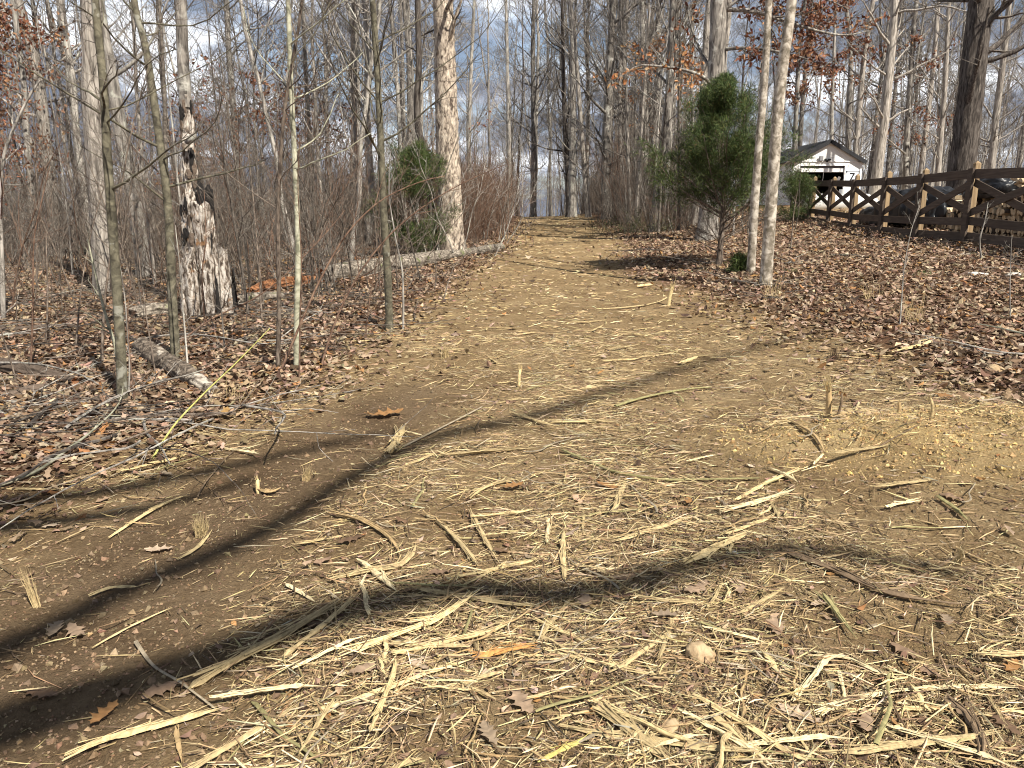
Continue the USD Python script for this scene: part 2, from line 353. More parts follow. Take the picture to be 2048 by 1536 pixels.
# ---------------------------------------------------------------- the ground: one sheet out to the horizon
def build_ground():
    r = np.concatenate([np.geomspace(0.35, 14, 290), np.geomspace(14.4, 700, 100)])
    a = np.concatenate([np.linspace(-0.70, 0.70, 420), np.linspace(0.74, 2 * np.pi - 0.74, 46)])
    A, Rr = np.meshgrid(a, r)
    x, y = Rr * np.sin(A), Rr * np.cos(A)
    z = terrain(x, y)
    V = np.stack([x, y, z], -1).reshape(-1, 3)
    n, k = len(r), len(a)
    i, j = np.meshgrid(np.arange(n - 1), np.arange(k), indexing="ij")
    j2 = (j + 1) % k
    q = np.stack([i * k + j, i * k + j2, (i + 1) * k + j2, (i + 1) * k + j], -1).reshape(-1, 4)
    f = np.vstack([q[:, [0, 2, 1]], q[:, [0, 3, 2]]])
    c = len(V)
    V = np.vstack([V, [[0, 0, float(terrain(0.0, 0.0))]]])
    f = np.vstack([f, np.stack([np.full(k, c), np.arange(k), (np.arange(k) + 1) % k], 1)[:, [0, 2, 1]]])
    n_ = np.cross(V[f[:, 1]] - V[f[:, 0]], V[f[:, 2]] - V[f[:, 0]])
    bad = n_[:, 2] < 0
    f[bad] = f[bad][:, [0, 2, 1]]
    X, Y = V[:, 0], V[:, 1]
    mm = np.clip(mound_mask(X, Y) * 1.3 - 0.12 + n2(X, Y, 4, 31) * 0.7 + n2(X, Y, 11, 33) * 0.3, 0, 1)
    lawn = np.exp(-((X - 14.5) / 5.0) ** 2 - ((Y - 34) / 6.0) ** 2)
    mm = np.maximum(mm, np.clip(lawn * 1.4 - 0.5, 0, 0.75))
    far = sstep(9, 22, Y) * path_mask(X, Y) * 0.10
    t = np.stack([path_mask(X, Y), np.maximum(mm, far), np.clip(mud_mask(X, Y) * 1.2 - 0.1 + n2(X, Y, 5, 32) * 0.5, 0, 1)], 1)
    tag(mesh("ground", (V, f), M_ground, smooth=True, tint=t), kind="structure")
build_ground()

# ---------------------------------------------------------------- loose cover: fallen leaves and shredded wood
def pick(rng, cols, n, jit=0.16):
    c = np.asarray([x[:3] for x in cols]); w = np.asarray([x[3] for x in cols], float)
    t = c[rng.choice(len(c), n, p=w / w.sum())]
    return np.clip(t * rng.normal(1, jit, (n, 1)) * rng.normal(1, 0.05, (n, 3)), 0.01, 0.9)
LEAFC = [(0.31, 0.222, 0.15, 3.8), (0.22, 0.147, 0.095, 4.4), (0.135, 0.085, 0.053, 3.2), (0.075, 0.047, 0.03, 2.4), (0.41, 0.315, 0.225, 2.0), (0.28, 0.15, 0.06, 0.9), (0.25, 0.19, 0.13, 1.6)]
WOODC = [(0.45, 0.35, 0.185, 3.0), (0.57, 0.47, 0.285, 1.5), (0.36, 0.27, 0.14, 3.2), (0.255, 0.175, 0.09, 3.2), (0.15, 0.10, 0.058, 3.0), (0.09, 0.062, 0.039, 2.0), (0.33, 0.28, 0.20, 1.0)]

def leaf_shape(seed, lobes=4, m=4):
    """An oak leaf as a curled sheet: a midrib with round-lobed edges on both sides."""
    r = rngs(seed)
    n = 4 * lobes + 1
    u = np.linspace(0, 1, n)
    env = 0.33 * np.sin(np.pi * np.clip(u ** 1.15 * 0.94 + 0.03, 0, 1)) ** 0.8
    wv = env * (0.72 + 0.30 * np.cos(2 * np.pi * (u * lobes - 0.55)))
    wv[0] = 0.012; wv[-1] = 0.03
    cu, ro = r.uniform(-0.7, 0.7), r.uniform(0.1, 0.9) * r.choice([-1, 1])
    tw = r.uniform(-0.8, 0.8)
    mid = np.stack([u - 0.5, 0.04 * np.sin(3 * u + seed), cu * (u - 0.5) ** 2 * 0.6 + 0.02 * np.cumsum(r.normal(size=n)) * 0.3], 1)
    V = [mid]
    for s in (-1, 1):
        e = mid + np.stack([0.05 * np.sin(2 * np.pi * (u * lobes)), s * wv * r.uniform(0.85, 1.1), ro * wv * wv * 2.0 + s * tw * wv * (u - 0.5) + 0.02 * r.normal(size=n)], 1)
        V.append(e)
    V = np.vstack(V)
    f = []
    for s in (1, 2):
        for i in range(n - 1):
            a, b_, c, d = i, i + 1, s * n + i + 1, s * n + i
            f += [(a, b_, c), (a, c, d)] if s == 2 else [(a, c, b_), (a, d, c)]
    return V, np.array(f)
def simple_leaf(seed):
    r = rngs(seed)
    cu = r.uniform(-0.35, 0.35); k = r.uniform(0.0, 0.22) * r.choice([-1, 1])
    V = np.array([[-0.5, 0, cu * .5], [-0.12, -0.24, k], [-0.05, 0, 0.03], [-0.12, 0.27, k], [0.2, -0.19, k * .8], [0.2, 0.2, k], [0.52, 0, cu * .5]]) + r.normal(size=(7, 3)) * 0.045
    f = np.array([(0, 1, 2), (0, 2, 3), (1, 4, 2), (2, 5, 3), (2, 4, 6), (2, 6, 5)])
    return V, f
def rot_stack(yaw, tilt, taz):
    cy, sy = np.cos(yaw), np.sin(yaw)
    Rz = np.zeros((len(yaw), 3, 3)); Rz[:, 0, 0] = cy; Rz[:, 0, 1] = -sy; Rz[:, 1, 0] = sy; Rz[:, 1, 1] = cy; Rz[:, 2, 2] = 1
    k = np.stack([np.cos(taz), np.sin(taz), 0 * taz], 1); c, s = np.cos(tilt), np.sin(tilt)
    K = np.zeros((len(yaw), 3, 3)); K[:, 0, 2] = k[:, 1]; K[:, 1, 2] = -k[:, 0]; K[:, 2, 0] = -k[:, 1]; K[:, 2, 1] = k[:, 0]
    I = np.eye(3)[None]
    return (I + s[:, None, None] * K + (1 - c)[:, None, None] * (K @ K)) @ Rz
def scatter_sheet(rng, shapes, pos, size, tiltsd, cols, lift=0.012):
    N = len(pos)
    R = rot_stack(rng.uniform(0, 6.283, N), np.abs(rng.normal(0, tiltsd, N)), rng.uniform(0, 6.283, N))
    which = rng.integers(0, len(shapes), N)
    out, tint, n = [], [], 0
    for w, (v, f) in enumerate(shapes):
        k = np.flatnonzero(which == w)
        V = np.einsum("nij,vj->nvi", R[k], v) * size[k, None, None]
        V += pos[k][:, None]
        low = V[:, :, 2].min(1) - pos[k][:, 2]
        V[:, :, 2] += (-low * 0.75 + rng.uniform(0, lift, len(k)))[:, None]
        out.append((V.reshape(-1, 3), (f[None] + (np.arange(len(k)) * len(v))[:, None, None]).reshape(-1, 3)))
        tint.append(np.repeat(cols[k], len(v), 0))
    return cat_meshes(out), np.vstack(tint)

def sample_area(rng, n, ymin, ymax, dens_pow=1.0, xl=-0.74, xr=0.74):
    """Points in the field of view, denser near the camera."""
    y = (ymin ** dens_pow + (ymax ** dens_pow - ymin ** dens_pow) * rng.random(n)) ** (1 / dens_pow)
    x = rng.uniform(xl, xr, n) * (y + 0.3)
    return x, y

def build_litter():
    rng = rngs(101)
    x, y = sample_area(rng, 178000, 3.0, 34, 1.0)
    pm = path_mask(x, y)
    e = edge_in(x, y) + n2(x, y, 0.8, 51) * 0.9 + n2(x, y, 3.0, 52) * 0.5
    keep = rng.random(len(x)) < np.interp(e, [-0.6, -0.1, 0.25, 0.7, 1.7], [1.0, 0.85, 0.24, 0.04, 0.004])
    keep |= (y > 38) & (rng.random(len(x)) < 0.3)
    keep &= (mound_mask(x, y) < 0.35) & (mud_mask(x, y) < 0.5)
    behind = (x > np.interp(y, [0, 15, 26, 60], [8.6, 9.0, 10.1, 13])) & (rng.random(len(x)) < 0.75)
    keep &= ~behind
    x, y = x[keep], y[keep]
    z = terrain(x, y)
    size = rng.uniform(0.045, 0.098, len(x)) * (1 + 0.025 * np.maximum(y - 8, 0)) * np.where(rng.random(len(x)) < 0.05, 1.4, 1)
    near = y < 5.7
    (g1, t1) = scatter_sheet(rng, [leaf_shape(s, 2) for s in range(10)], np.stack([x, y, z], 1)[near], size[near], 0.38, pick(rng, LEAFC, near.sum()), 0.03)
    (g2, t2) = scatter_sheet(rng, [simple_leaf(s) for s in range(14)], np.stack([x, y, z], 1)[~near], size[~near], 0.42, pick(rng, LEAFC, (~near).sum()), 0.035)
    # broken leaf scraps trodden into the trail
    x, y = sample_area(rng, 30000, 1.5, 40, 0.5)
    k = (rng.random(len(x)) < (0.25 + 0.75 * sstep(-0.1, 0.2, n2(x, y, 1.1, 55) + 0.5 * n2(x, y, 3.1, 56))) * path_mask(x, y) * np.interp(y, [4, 8, 20], [1, 0.5, 0.3])) & (rng.random(len(x)) > mud_mask(x, y) * 1.2)
    x, y = x[k], y[k]; z = terrain(x, y)
    (g3_, t3) = scatter_sheet(rng, [simple_leaf(40 + s) for s in range(8)], np.stack([x, y, z], 1), rng.uniform(0.012, 0.045, len(x)) * (1 + 0.04 * y), 0.25, pick(rng, LEAFC, len(x)), 0.012)
    tag(mesh("leaf_litter", cat_meshes([g1, g2, g3_]), M_litter, tint=np.vstack([t1, t2, t3])), "brown fallen leaves covering the forest floor on both sides of the trail", "leaf litter", kind="stuff")
build_litter()

def spindles(rng, pos, L, w, yaw, pitch, bend):
    """Tapered three-sided splinters: 5 points, 6 faces each."""
    N = len(pos)
    d = np.stack([np.cos(yaw) * np.cos(pitch), np.sin(yaw) * np.cos(pitch), np.sin(pitch)], 1)
    s = np.stack([-np.sin(yaw), np.cos(yaw), 0 * yaw], 1)
    u = np.cross(d, s)
    h = rng.uniform(0.3, 0.7, (N, 1))
    a = pos - d * L[:, None] / 2; b_ = pos + d * L[:, None] / 2
    c = a * (1 - h) + b_ * h + s * (bend * L)[:, None]
    V = np.stack([a + s * w[:, None] * 0.3, a - s * w[:, None] * 0.3, c + s * w[:, None] * .5, c - s * w[:, None] * .5, c + u * w[:, None] * .55, b_], 1)
    V[:, 0:2] += u[:, None] * (w * .15)[:, None, None]
    f = np.array([(0, 1, 4), (0, 4, 2), (1, 3, 4), (2, 4, 5), (4, 3, 5)])
    return V.reshape(-1, 3), (f[None] + (np.arange(N) * 6)[:, None, None]).reshape(-1, 3)

def chip_density(x, y):
    d = path_mask(x, y) * (1 - 0.93 * np.clip(mud_mask(x, y) * 1.3, 0, 1))
    cl = sstep(-0.16, 0.12, n2(x, y, 1.5, 41) + 0.7 * n2(x, y, 4.0, 42))
    strip = np.exp(-((x - np.interp(y, [1.5, 3, 5, 8], [-0.4, 0.1, 0.3, 0.4])) / 1.15) ** 2)
    return d * (0.16 + 0.55 * cl + 0.45 * strip * (0.25 + 0.75 * cl)) * np.interp(y, [6, 10, 16], [1.0, 0.9, 0.8]) * (1 - 0.55 * np.clip(mound_mask(x, y), 0, 1))
def build_chips():
    rng = rngs(202)
    parts, tints = [], []
    for n, y0, y1, p, l0, l1, w0, w1, lift in ((240000, 1.5, 8.5, 0.6, 0.010, 0.065, 0.0012, 0.0038, 0.016), (46000, 1.5, 9.0, 0.6, 0.06, 0.24, 0.0025, 0.0075, 0.032),
                                               (52000, 8.0, 44, 0.55, 0.05, 0.20, 0.006, 0.013, 0.02)):
        x, y = sample_area(rng, n, y0, y1, p)
        k = rng.random(n) < chip_density(x, y)
        x, y = x[k], y[k]; N = len(x)
        L = rng.uniform(0, 1, N) ** 1.8 * (l1 - l0) + l0
        w = rng.uniform(w0, w1, N)
        if y0 > 7: L *= 1 + 0.02 * (y - 8); w *= 1 + 0.05 * (y - 8)
        flow = np.radians(rng.normal(28, 60, N))
        z = terrain(x, y) + w * 0.3 + rng.random(N) ** 2 * lift
        g = spindles(rng, np.stack([x, y, z], 1), L, w, flow, rng.normal(0, 0.10, N), rng.normal(0, 0.05, N))
        parts.append(g); tints.append(np.repeat(pick(rng, WOODC, N, 0.2), 6, 0))
    tag(mesh("wood_chips", cat_meshes(parts), M_wood, tint=np.vstack(tints)), "pale shredded wood chips and splinters strewn over the bare trail", "wood chips", kind="stuff")
    # crumbs of soil on the mound and in the mud
    x, y = sample_area(rng, 110000, 1.6, 7.0, 0.7)
    k = rng.random(len(x)) < np.clip(mound_mask(x, y) * 1.2, 0, 1) * 0.75 + mud_mask(x, y) * 0.22 + 0.13 * path_mask(x, y)
    x, y = x[k], y[k]; N = len(x)
    s = rng.uniform(0.002, 0.008, N) * np.where(rng.random(N) < 0.10, 2.4, 1)
    v0 = np.array([[1, 0, 0], [-.2, .9, 0], [-.8, -.7, 0], [.3, -.9, .1], [.1, .1, .9], [.2, 0, -.6]])
    f0 = np.array(trimesh.convex.convex_hull(v0).faces); v0 = np.array(trimesh.convex.convex_hull(v0).vertices)
    R = rot_stack(rng.uniform(0, 6.3, N), rng.normal(0, 0.5, N), rng.uniform(0, 6.3, N))
    V = np.einsum("nij,vj->nvi", R, v0) * s[:, None, None] * rng.uniform(0.7, 1.3, (N, 1, 3)) + np.stack([x, y, terrain(x, y) + s * 0.2], 1)[:, None]
    md = mound_mask(x, y)[:, None] < 0.3
    c = np.where(md, pick(rng, [(0.12, 0.08, 0.046, 2), (0.17, 0.117, 0.07, 2), (0.23, 0.165, 0.10, 1)], N), pick(rng, [(0.40, 0.275, 0.115, 3), (0.50, 0.37, 0.18, 1.5), (0.27, 0.175, 0.08, 2)], N))
    tag(mesh("soil_crumbs", (V.reshape(-1, 3), (f0[None] + (np.arange(N) * len(v0))[:, None, None]).reshape(-1, 3)), M_wood, tint=np.repeat(c, len(v0), 0)), "ochre and brown crumbs of loose soil on the mound and in the mud", "soil crumbs", kind="stuff")
build_chips()
# ---------------------------------------------------------------- trees
def stem_line(base, pts, htot, d=None, wob=0.0, seed=0):
    """World polyline of a stem: base at a pixel's ground point (or depth d), through pixels at that depth, then on to its full height."""
    G = gat(*base) if d is None else gd(base[0], d)
    P = [G - [0, 0, 0.12]] + [at_depth(px, py, G[1]) for px, py in pts]
    r = rngs(seed + 7)
    P = [p + np.array([0, wob * r.normal(), 0]) * (i > 0) for i, p in enumerate(P)]
    while P[-1][2] - G[2] < htot:
        d_ = P[-1] - P[-2]; d_ = d_ / np.linalg.norm(d_)
        d_ = norm(d_ * 0.9 + np.array([0, 0, 0.25]) + r.normal(size=3) * 0.03)
        P.append(P[-1] + d_ * max(0.8, (htot - (P[-1][2] - G[2])) / 4 + 0.3))
    return np.array(P), G

def stem_radius(P, r0, taper=0.85, tip=0.08):
    s = np.concatenate([[0], np.cumsum(np.linalg.norm(np.diff(P, axis=0), axis=1))]); s /= s[-1]
    return r0 * np.maximum((1 - s) ** taper, tip)

def leaf_cluster(rng, tips, per, size, cols, spread=0.12):
    """Dry leaves still hanging on twigs."""
    n = len(tips) * per
    pos = np.repeat(tips, per, 0) + rng.normal(size=(n, 3)) * spread
    sh = [simple_leaf(s) for s in range(6)]
    R = rot_stack(rng.uniform(0, 6.283, n), rng.normal(1.2, 0.5, n), rng.uniform(0, 6.283, n))
    w = rng.integers(0, 6, n); out, tint = [], []
    sz = rng.uniform(0.75, 1.25, n) * size; c = pick(rng, cols, n)
    for i, (v, f) in enumerate(sh):
        k = np.flatnonzero(w == i)
        V = np.einsum("nij,vj->nvi", R[k], v) * sz[k, None, None] + pos[k][:, None]
        out.append((V.reshape(-1, 3), (f[None] + (np.arange(len(k)) * len(v))[:, None, None]).reshape(-1, 3)))
        tint.append(np.repeat(c[k], len(v), 0))
    return cat_meshes(out), np.vstack(tint)
DEADC = [(0.22, 0.10, 0.055, 3), (0.15, 0.06, 0.035, 3), (0.30, 0.16, 0.085, 2), (0.10, 0.045, 0.03, 2)]
ORANGEC = [(0.38, 0.20, 0.09, 3), (0.30, 0.13, 0.055, 3), (0.46, 0.29, 0.16, 1.5), (0.20, 0.09, 0.05, 1)]

def limbs_of(rng, P, R, spec):
    """spec: list of dicts for spawn, each grown on the level before. Returns the levels."""
    levels, cp, cr = [], P[None] if P.ndim == 2 else P, R[None] if R.ndim == 1 else R
    for s in spec:
        cp, cr = spawn(rng, cp, cr, **s)
        levels.append((cp, cr))
    return levels

def put_branches(levels, mat, parent, bmat=None, split=1):
    if not levels: return
    big = [tubes(p, r, 5) for p, r in levels[:split]]
    mesh("branches", cat_meshes(big), mat, parent, smooth=True)
    if len(levels) > split:
        mesh("twigs", cat_meshes([tubes(p, r, 3) for p, r in levels[split:]]), bmat or B["twig"], parent)

FOREST = [  # crown of a tall bare tree
    dict(c=24, t0=0.38, t1=0.97, ang=(50, 13), ln=(0.14, 0.34), n=7, rad=(0.30, 0.5), up=0.10, wig=0.10, rmin=0.016),
    dict(c=6, t0=0.2, t1=0.95, ang=(45, 14), ln=(0.35, 0.6), n=5, rad=(0.4, 0.6), up=0.07, wig=0.13, rmin=0.009),
    dict(c=5, t0=0.2, t1=1.0, ang=(42, 16), ln=(0.45, 0.75), n=4, rad=(0.45, 0.65), up=0.05, wig=0.16, rmin=0.0045),
    dict(c=2, t0=0.2, t1=1.0, ang=(40, 16), ln=(0.5, 0.9), n=3, rad=(0.5, 0.7), up=0.05, wig=0.2, rmin=0.004)]

def forest_tree_proto(i, mat, h, r, lean, first, side=0.0):
    rng = rngs(500 + i)
    pr = proto("bare_tree_kind_%03d" % i)
    n = 16
    z = np.linspace(-0.2, h, n)
    wob = np.cumsum(rng.normal(size=(n, 2)) * 0.09, 0) * 0.6
    P = np.stack([lean * z / h * 2.0 + wob[:, 0], wob[:, 1], z], 1); P -= P[0] * [1, 1, 0]
    R = r * np.maximum((1 - np.linspace(0, 1, n)) ** 0.75, 0.06); R[0] *= 1.35; R[1] *= 1.05
    stems = [(P, R)]
    if side:                                                        # a fork
        k = int(n * side)
        Q = P[k:].copy(); s = np.linspace(0, 1, len(Q))
        Q[:, 0] += 1.9 * s ** 0.8 * rng.choice([-1, 1]); Q[:, 1] += rng.normal() * s
        stems.append((Q, R[k:] * 0.8))
    mesh("trunk", cat_meshes([tubes(p[None], q[None], 9) for p, q in stems]), mat, pr, smooth=True)
    spec = [dict(s) for s in FOREST]; spec[0]["t0"] = first
    L = limbs_of(rng, P, R, spec)
    if side:
        L2 = limbs_of(rng, resample(stems[1][0], 16), np.interp(np.linspace(0, 1, 16), np.linspace(0, 1, len(stems[1][1])), stems[1][1]), [dict(s, c=max(2, s["c"] // 2)) if j == 0 else s for j, s in enumerate(spec[:3])])
        for j, (p, q) in enumerate(L2): L[j] = (np.vstack([L[j][0], p]), np.vstack([L[j][1], q]))
    put_branches(L, mat, pr, split=2)
    return pr
FT = [forest_tree_proto(0, B["grey"], 21, 0.125, 0.3, 0.24), forest_tree_proto(1, B["pale"], 22, 0.14, -0.4, 0.30, 0.45), forest_tree_proto(2, B["oak"], 21, 0.15, 0.2, 0.22),
      forest_tree_proto(3, B["grey"], 17, 0.09, -0.5, 0.18, 0.35), forest_tree_proto(4, B["pale"], 15, 0.07, 0.6, 0.16), forest_tree_proto(5, B["dark"], 20, 0.12, 0.1, 0.25),
      forest_tree_proto(6, B["grey"], 12, 0.055, 0.9, 0.14), forest_tree_proto(7, B["oak"], 22, 0.17, -0.2, 0.28, 0.4)]

SAP = [dict(c=16, t0=0.22, t1=0.97, ang=(50, 12), ln=(0.20, 0.38), n=6, rad=(0.35, 0.55), up=0.10, wig=0.12, rmin=0.0045, taper=0.3),
       dict(c=4, t0=0.15, t1=1.0, ang=(42, 14), ln=(0.35, 0.65), n=4, rad=(0.5, 0.7), up=0.06, wig=0.16, rmin=0.003),
       dict(c=3, t0=0.2, t1=1.0, ang=(40, 14), ln=(0.4, 0.8), n=3, rad=(0.5, 0.7), up=0.04, wig=0.2, rmin=0.0022)]
def sapling_proto(i, mat, h, r, lean, leaves=0):
    rng = rngs(700 + i)
    pr = proto("sapling_kind_%03d" % i)
    n = 14; z = np.linspace(-0.1, h, n)
    wob = np.cumsum(np.cumsum(rng.normal(size=(n, 2)) * 0.03, 0), 0) * 0.35
    P = np.stack([lean * np.maximum(z / h, 0) ** 1.4 * h * 0.3 + wob[:, 0], wob[:, 1], z], 1); P -= P[0] * [1, 1, 0]
    R = r * np.maximum((1 - np.linspace(0, 1, n)) ** 0.8, 0.1)
    mesh("trunk", tubes(P, R, 7), mat, pr, smooth=True)
    L = limbs_of(rng, P, R, SAP)
    put_branches(L, mat, pr, split=1)
    if leaves:
        tips = L[1][0][:, 1:].reshape(-1, 3); tips = tips[rng.random(len(tips)) < leaves]
        g, t = leaf_cluster(rng, tips, 3, 0.10, DEADC, 0.07)
        mesh("dead_leaves", g, M_litter, pr, tint=t)
    return pr
SAPS = [sapling_proto(0, B["twig"], 6.5, 0.030, 0.2), sapling_proto(1, B["brown"], 5.0, 0.022, 0.7), sapling_proto(2, B["grey"], 8.0, 0.040, -0.3), sapling_proto(3, B["brown"], 4.0, 0.016, -0.9),
      sapling_proto(4, B["twig"], 9.0, 0.050, 0.1), sapling_proto(5, B["twig"], 5.5, 0.024, 0.5, 0.5), sapling_proto(6, B["twig"], 7.0, 0.034, -0.5), sapling_proto(7, B["brown"], 6.0, 0.030, 0.0, 0.6)]

# individual trees read off the photograph: base pixel (or depth), pixels up the stem, width at the base in pixels
def hero_tree(name, label, base, pts, wpx, mat, h, d=None, rough=None, spec=None, seed=0, taper=0.8, cat="tree", leaves=None, smooth=True, k=12, twigmat=None, wob=0.0, group=None):
    P, G = stem_line(base, pts, h, d, wob, seed)
    o = thing(name, label, cat, G, group=group)
    P = P - G
    P = resample(P, 26)
    r0 = wpx / 2 / F * G[1] * 1.02
    R = stem_radius(P, r0, taper)
    rng = rngs(900 + seed)
    if rough:
        v = bumpy_trunk(P, R, rough.get("k", 30), rough.get("n", 130), rough["amp"], rough["fr"], rough["fz"], seed, rough.get("flare", 0.4), rough.get("plates", 0))
        mesh("trunk", v, mat, o, smooth=rough.get("smooth", 40))
    else:
        Rb = R.copy(); Rb[0] *= 1.25
        mesh("trunk", bumpy_trunk(P, R, k, 90, 0.09, 1.4, 4.0, seed, 0.55), mat, o, smooth=True)
    if spec:
        L = limbs_of(rng, P, R, spec)
        put_branches(L, mat, o, bmat=twigmat)
        if leaves:
            lv, frac, cols, size, t0, t1 = leaves
            tips = L[lv][0][:, 1:].reshape(-1, 3)
            tips = tips[(rng.random(len(tips)) < frac) & (tips[:, 2] > t0) & (tips[:, 2] < t1)]
            g, t = leaf_cluster(rng, tips, 4, size, cols, 0.12)
            mesh("dead_leaves", g, M_litter, o, tint=t)
    return o, P + G, R

def sparse(c, t0, t1, lo, hi, deep=True, up=0.05, ang=62, c2=4, rmin=0.006):
    s = [dict(c=c, t0=t0, t1=t1, ang=(ang, 14), ln=(lo, hi), n=8, rad=(0.22, 0.4), up=up, wig=0.13, rmin=rmin, absolute=True, taper=0.25),
         dict(c=c2, t0=0.2, t1=0.98, ang=(40, 14), ln=(0.3, 0.6), n=5, rad=(0.45, 0.65), up=0.04, wig=0.16, rmin=0.0035)]
    if deep: s.append(dict(c=3, t0=0.2, t1=1.0, ang=(38, 14), ln=(0.35, 0.75), n=4, rad=(0.5, 0.7), up=0.03, wig=0.2, rmin=0.0025))
    return s

hero_tree("shagbark_tree", "large pale tree with shaggy peeling bark at the left", (210, 588), [(203, 430), (188, 230), (182, 0)], 44, B["pale"], 17, rough=dict(k=40, n=220, amp=0.07, fr=2.6, fz=1.5, plates=0.16, flare=0.25), spec=sparse(12, 0.4, 0.95, 1.5, 3.5), seed=1)
hero_tree("olive_sapling", "slim olive-grey young tree standing right in front of the large shaggy pale trunk", (243, 806), [(238, 640), (226, 470), (214, 300), (206, 160), (190, 0), (182, -160)], 21, B["olive"], 6.5, spec=sparse(18, 0.22, 0.97, 0.6, 1.6), seed=2)
hero_tree("leaning_tree", "grey tree leaning to the left just behind the large shaggy pale trunk", (292, 556), [(275, 440), (240, 250), (205, 60), (195, 0)], 30, B["grey"], 14, rough=dict(k=22, n=100, amp=0.06, fr=2.0, fz=2.0, plates=0.06), spec=sparse(14, 0.25, 0.95, 1.0, 2.6), seed=3)
hero_tree("olive_sapling", "slim olive sapling curving left, with a small gap before the rotten snag", (350, 716), [(343, 560), (335, 400), (316, 260), (292, 100), (268, 0), (255, -110)], 19, B["olive"], 7, spec=sparse(20, 0.2, 0.97, 0.7, 1.8), seed=4)
hero_tree("pale_sapling", "slender pale grey-green sapling, left one of the two straight stems before the fallen log", (592, 742), [(594, 620), (596, 480), (590, 330), (582, 170), (576, 0)], 13, B["mint"], 7, spec=sparse(20, 0.22, 0.97, 0.7, 1.9), seed=5)
hero_tree("brown_sapling", "thin dark brown crooked sapling beside the slender pale grey-green stem", (552, 742), [(558, 600), (556, 460), (560, 330), (566, 250), (580, 150), (596, 60), (604, 0)], 10, B["brown"], 5.5, spec=sparse(12, 0.25, 0.97, 0.5, 1.4), seed=6)
o, P6, R6 = hero_tree("olive_sapling", "slim yellow-olive sapling at the trail edge in front of the fallen log", (778, 662), [(776, 560), (768, 440), (762, 300), (755, 150), (745, 0)], 16, B["olive"], 8.5, spec=sparse(28, 0.22, 0.97, 1.0, 2.6, up=0.06), seed=7)
hero_tree("dark_tree", "dark grey trunk with a kink, just left of the big rough-barked tree", (868, 500), [(862, 400), (846, 290), (832, 225), (838, 150), (835, 0)], 15, B["dark"], 15, d=18.5, spec=sparse(16, 0.25, 0.95, 0.8, 2.4), seed=8)
hero_tree("rough_barked_tree", "big rough flaky-barked tree left of the trail at the end of the fallen log", (906, 508), [(900, 400), (894, 250), (890, 100), (886, 0)], 47, B["rough"], 19, rough=dict(k=44, n=260, amp=0.10, fr=3.2, fz=4.0, plates=0.12, flare=0.25), spec=sparse(22, 0.2, 0.95, 0.8, 3.0), seed=9)
OAK = hero_tree("oak_tree", "thick grey oak rising behind the green cedar right of the trail", (1412, 480), [(1420, 380), (1430, 200), (1436, 60), (1437, 0)], 38, B["oak"], 20, rough=dict(k=34, n=200, amp=0.07, fr=3.0, fz=1.6, plates=0.06, flare=0.3), spec=sparse(16, 0.18, 0.9, 1.5, 4.2, up=0.03), leaves=(2, 0.55, DEADC, 0.13, 3.6, 12), seed=10)
hero_tree("young_tree", "slim mottled grey tree, left one of the close pair right of the cedar", (1502, 546), [(1508, 430), (1517, 300), (1530, 150), (1538, 0)], 17, B["mottle"], 12, rough=dict(k=16, n=80, amp=0.05, fr=1.5, fz=3.0, flare=0.3), spec=sparse(10, 0.35, 0.95, 0.7, 2.0), seed=11)
hero_tree("young_tree", "pale mottled leaning tree, right and thicker one of the close pair right of the cedar", (1531, 572), [(1540, 440), (1552, 270), (1566, 130), (1584, 0)], 24, B["mottle"], 13, rough=dict(k=20, n=90, amp=0.05, fr=1.5, fz=3.0, flare=0.35), spec=sparse(12, 0.35, 0.95, 0.8, 2.4), seed=12)
hero_tree("massive_oak_tree", "massive dark leaning oak behind the fence at the right edge", (1918, 420), [(1924, 340), (1938, 220), (1955, 60), (1962, 0), (1975, -140)], 50, B["dark"], 20, d=25.0, rough=dict(k=44, n=220, amp=0.09, fr=4.0, fz=1.3, plates=0.05, flare=0.2), spec=sparse(22, 0.12, 0.9, 1.5, 4.5, up=0.03), seed=13, taper=0.6)
def leafy_limb(tree, pix, dy, r, cols, seed, size=0.12, c=14, frac=0.28):
    """A limb of a tree, through pixels, with dry leaves still on its twigs."""
    o, P, R = tree; G = np.array(P[0]); rg = rngs(seed)
    y0 = float(np.interp(at_depth(*pix[0], G[1])[2], P[:, 2], P[:, 1]))
    Q = np.array([at_depth(a, b, y0 + dy * i / max(1, len(pix) - 1)) for i, (a, b) in enumerate(pix)]) - o.GetAttribute("xformOp:translate").Get()
    Q = resample(Q, 14); Rq = r * np.linspace(1, 0.25, 14)
    mesh("limb", tubes(Q, Rq, 6), B["oak"], o, smooth=True)
    L = limbs_of(rg, Q[None], Rq[None], [dict(c=c, t0=0.12, t1=1.0, ang=(45, 14), ln=(0.16, 0.36), n=6, rad=(0.35, 0.55), up=0.03, wig=0.15, rmin=0.006), dict(c=4, t0=0.2, t1=1, ang=(40, 14), ln=(0.35, 0.6), n=4, rad=(0.5, 0.7), up=0.02, wig=0.2, rmin=0.003)])
    mesh("limb_twigs", cat_meshes([tubes(*L[0], 4), tubes(*L[1], 3)]), B["twig"], o)
    tips = np.concatenate([L[0][0][:, 2:].reshape(-1, 3), L[1][0][:, 1:].reshape(-1, 3)]); tips = tips[rg.random(len(tips)) < frac]
    g, t = leaf_cluster(rg, tips, 4, size, cols, 0.10)
    mesh("dead_leaves", g, M_litter, o, tint=t)
leafy_limb(OAK, [(1432, 185), (1400, 150), (1350, 136), (1290, 130), (1236, 158)], -2.0, 0.05, ORANGEC, 301)
leafy_limb(OAK, [(1442, 100), (1490, 96), (1560, 104), (1640, 128)], -1.5, 0.05, DEADC, 302, c=18)
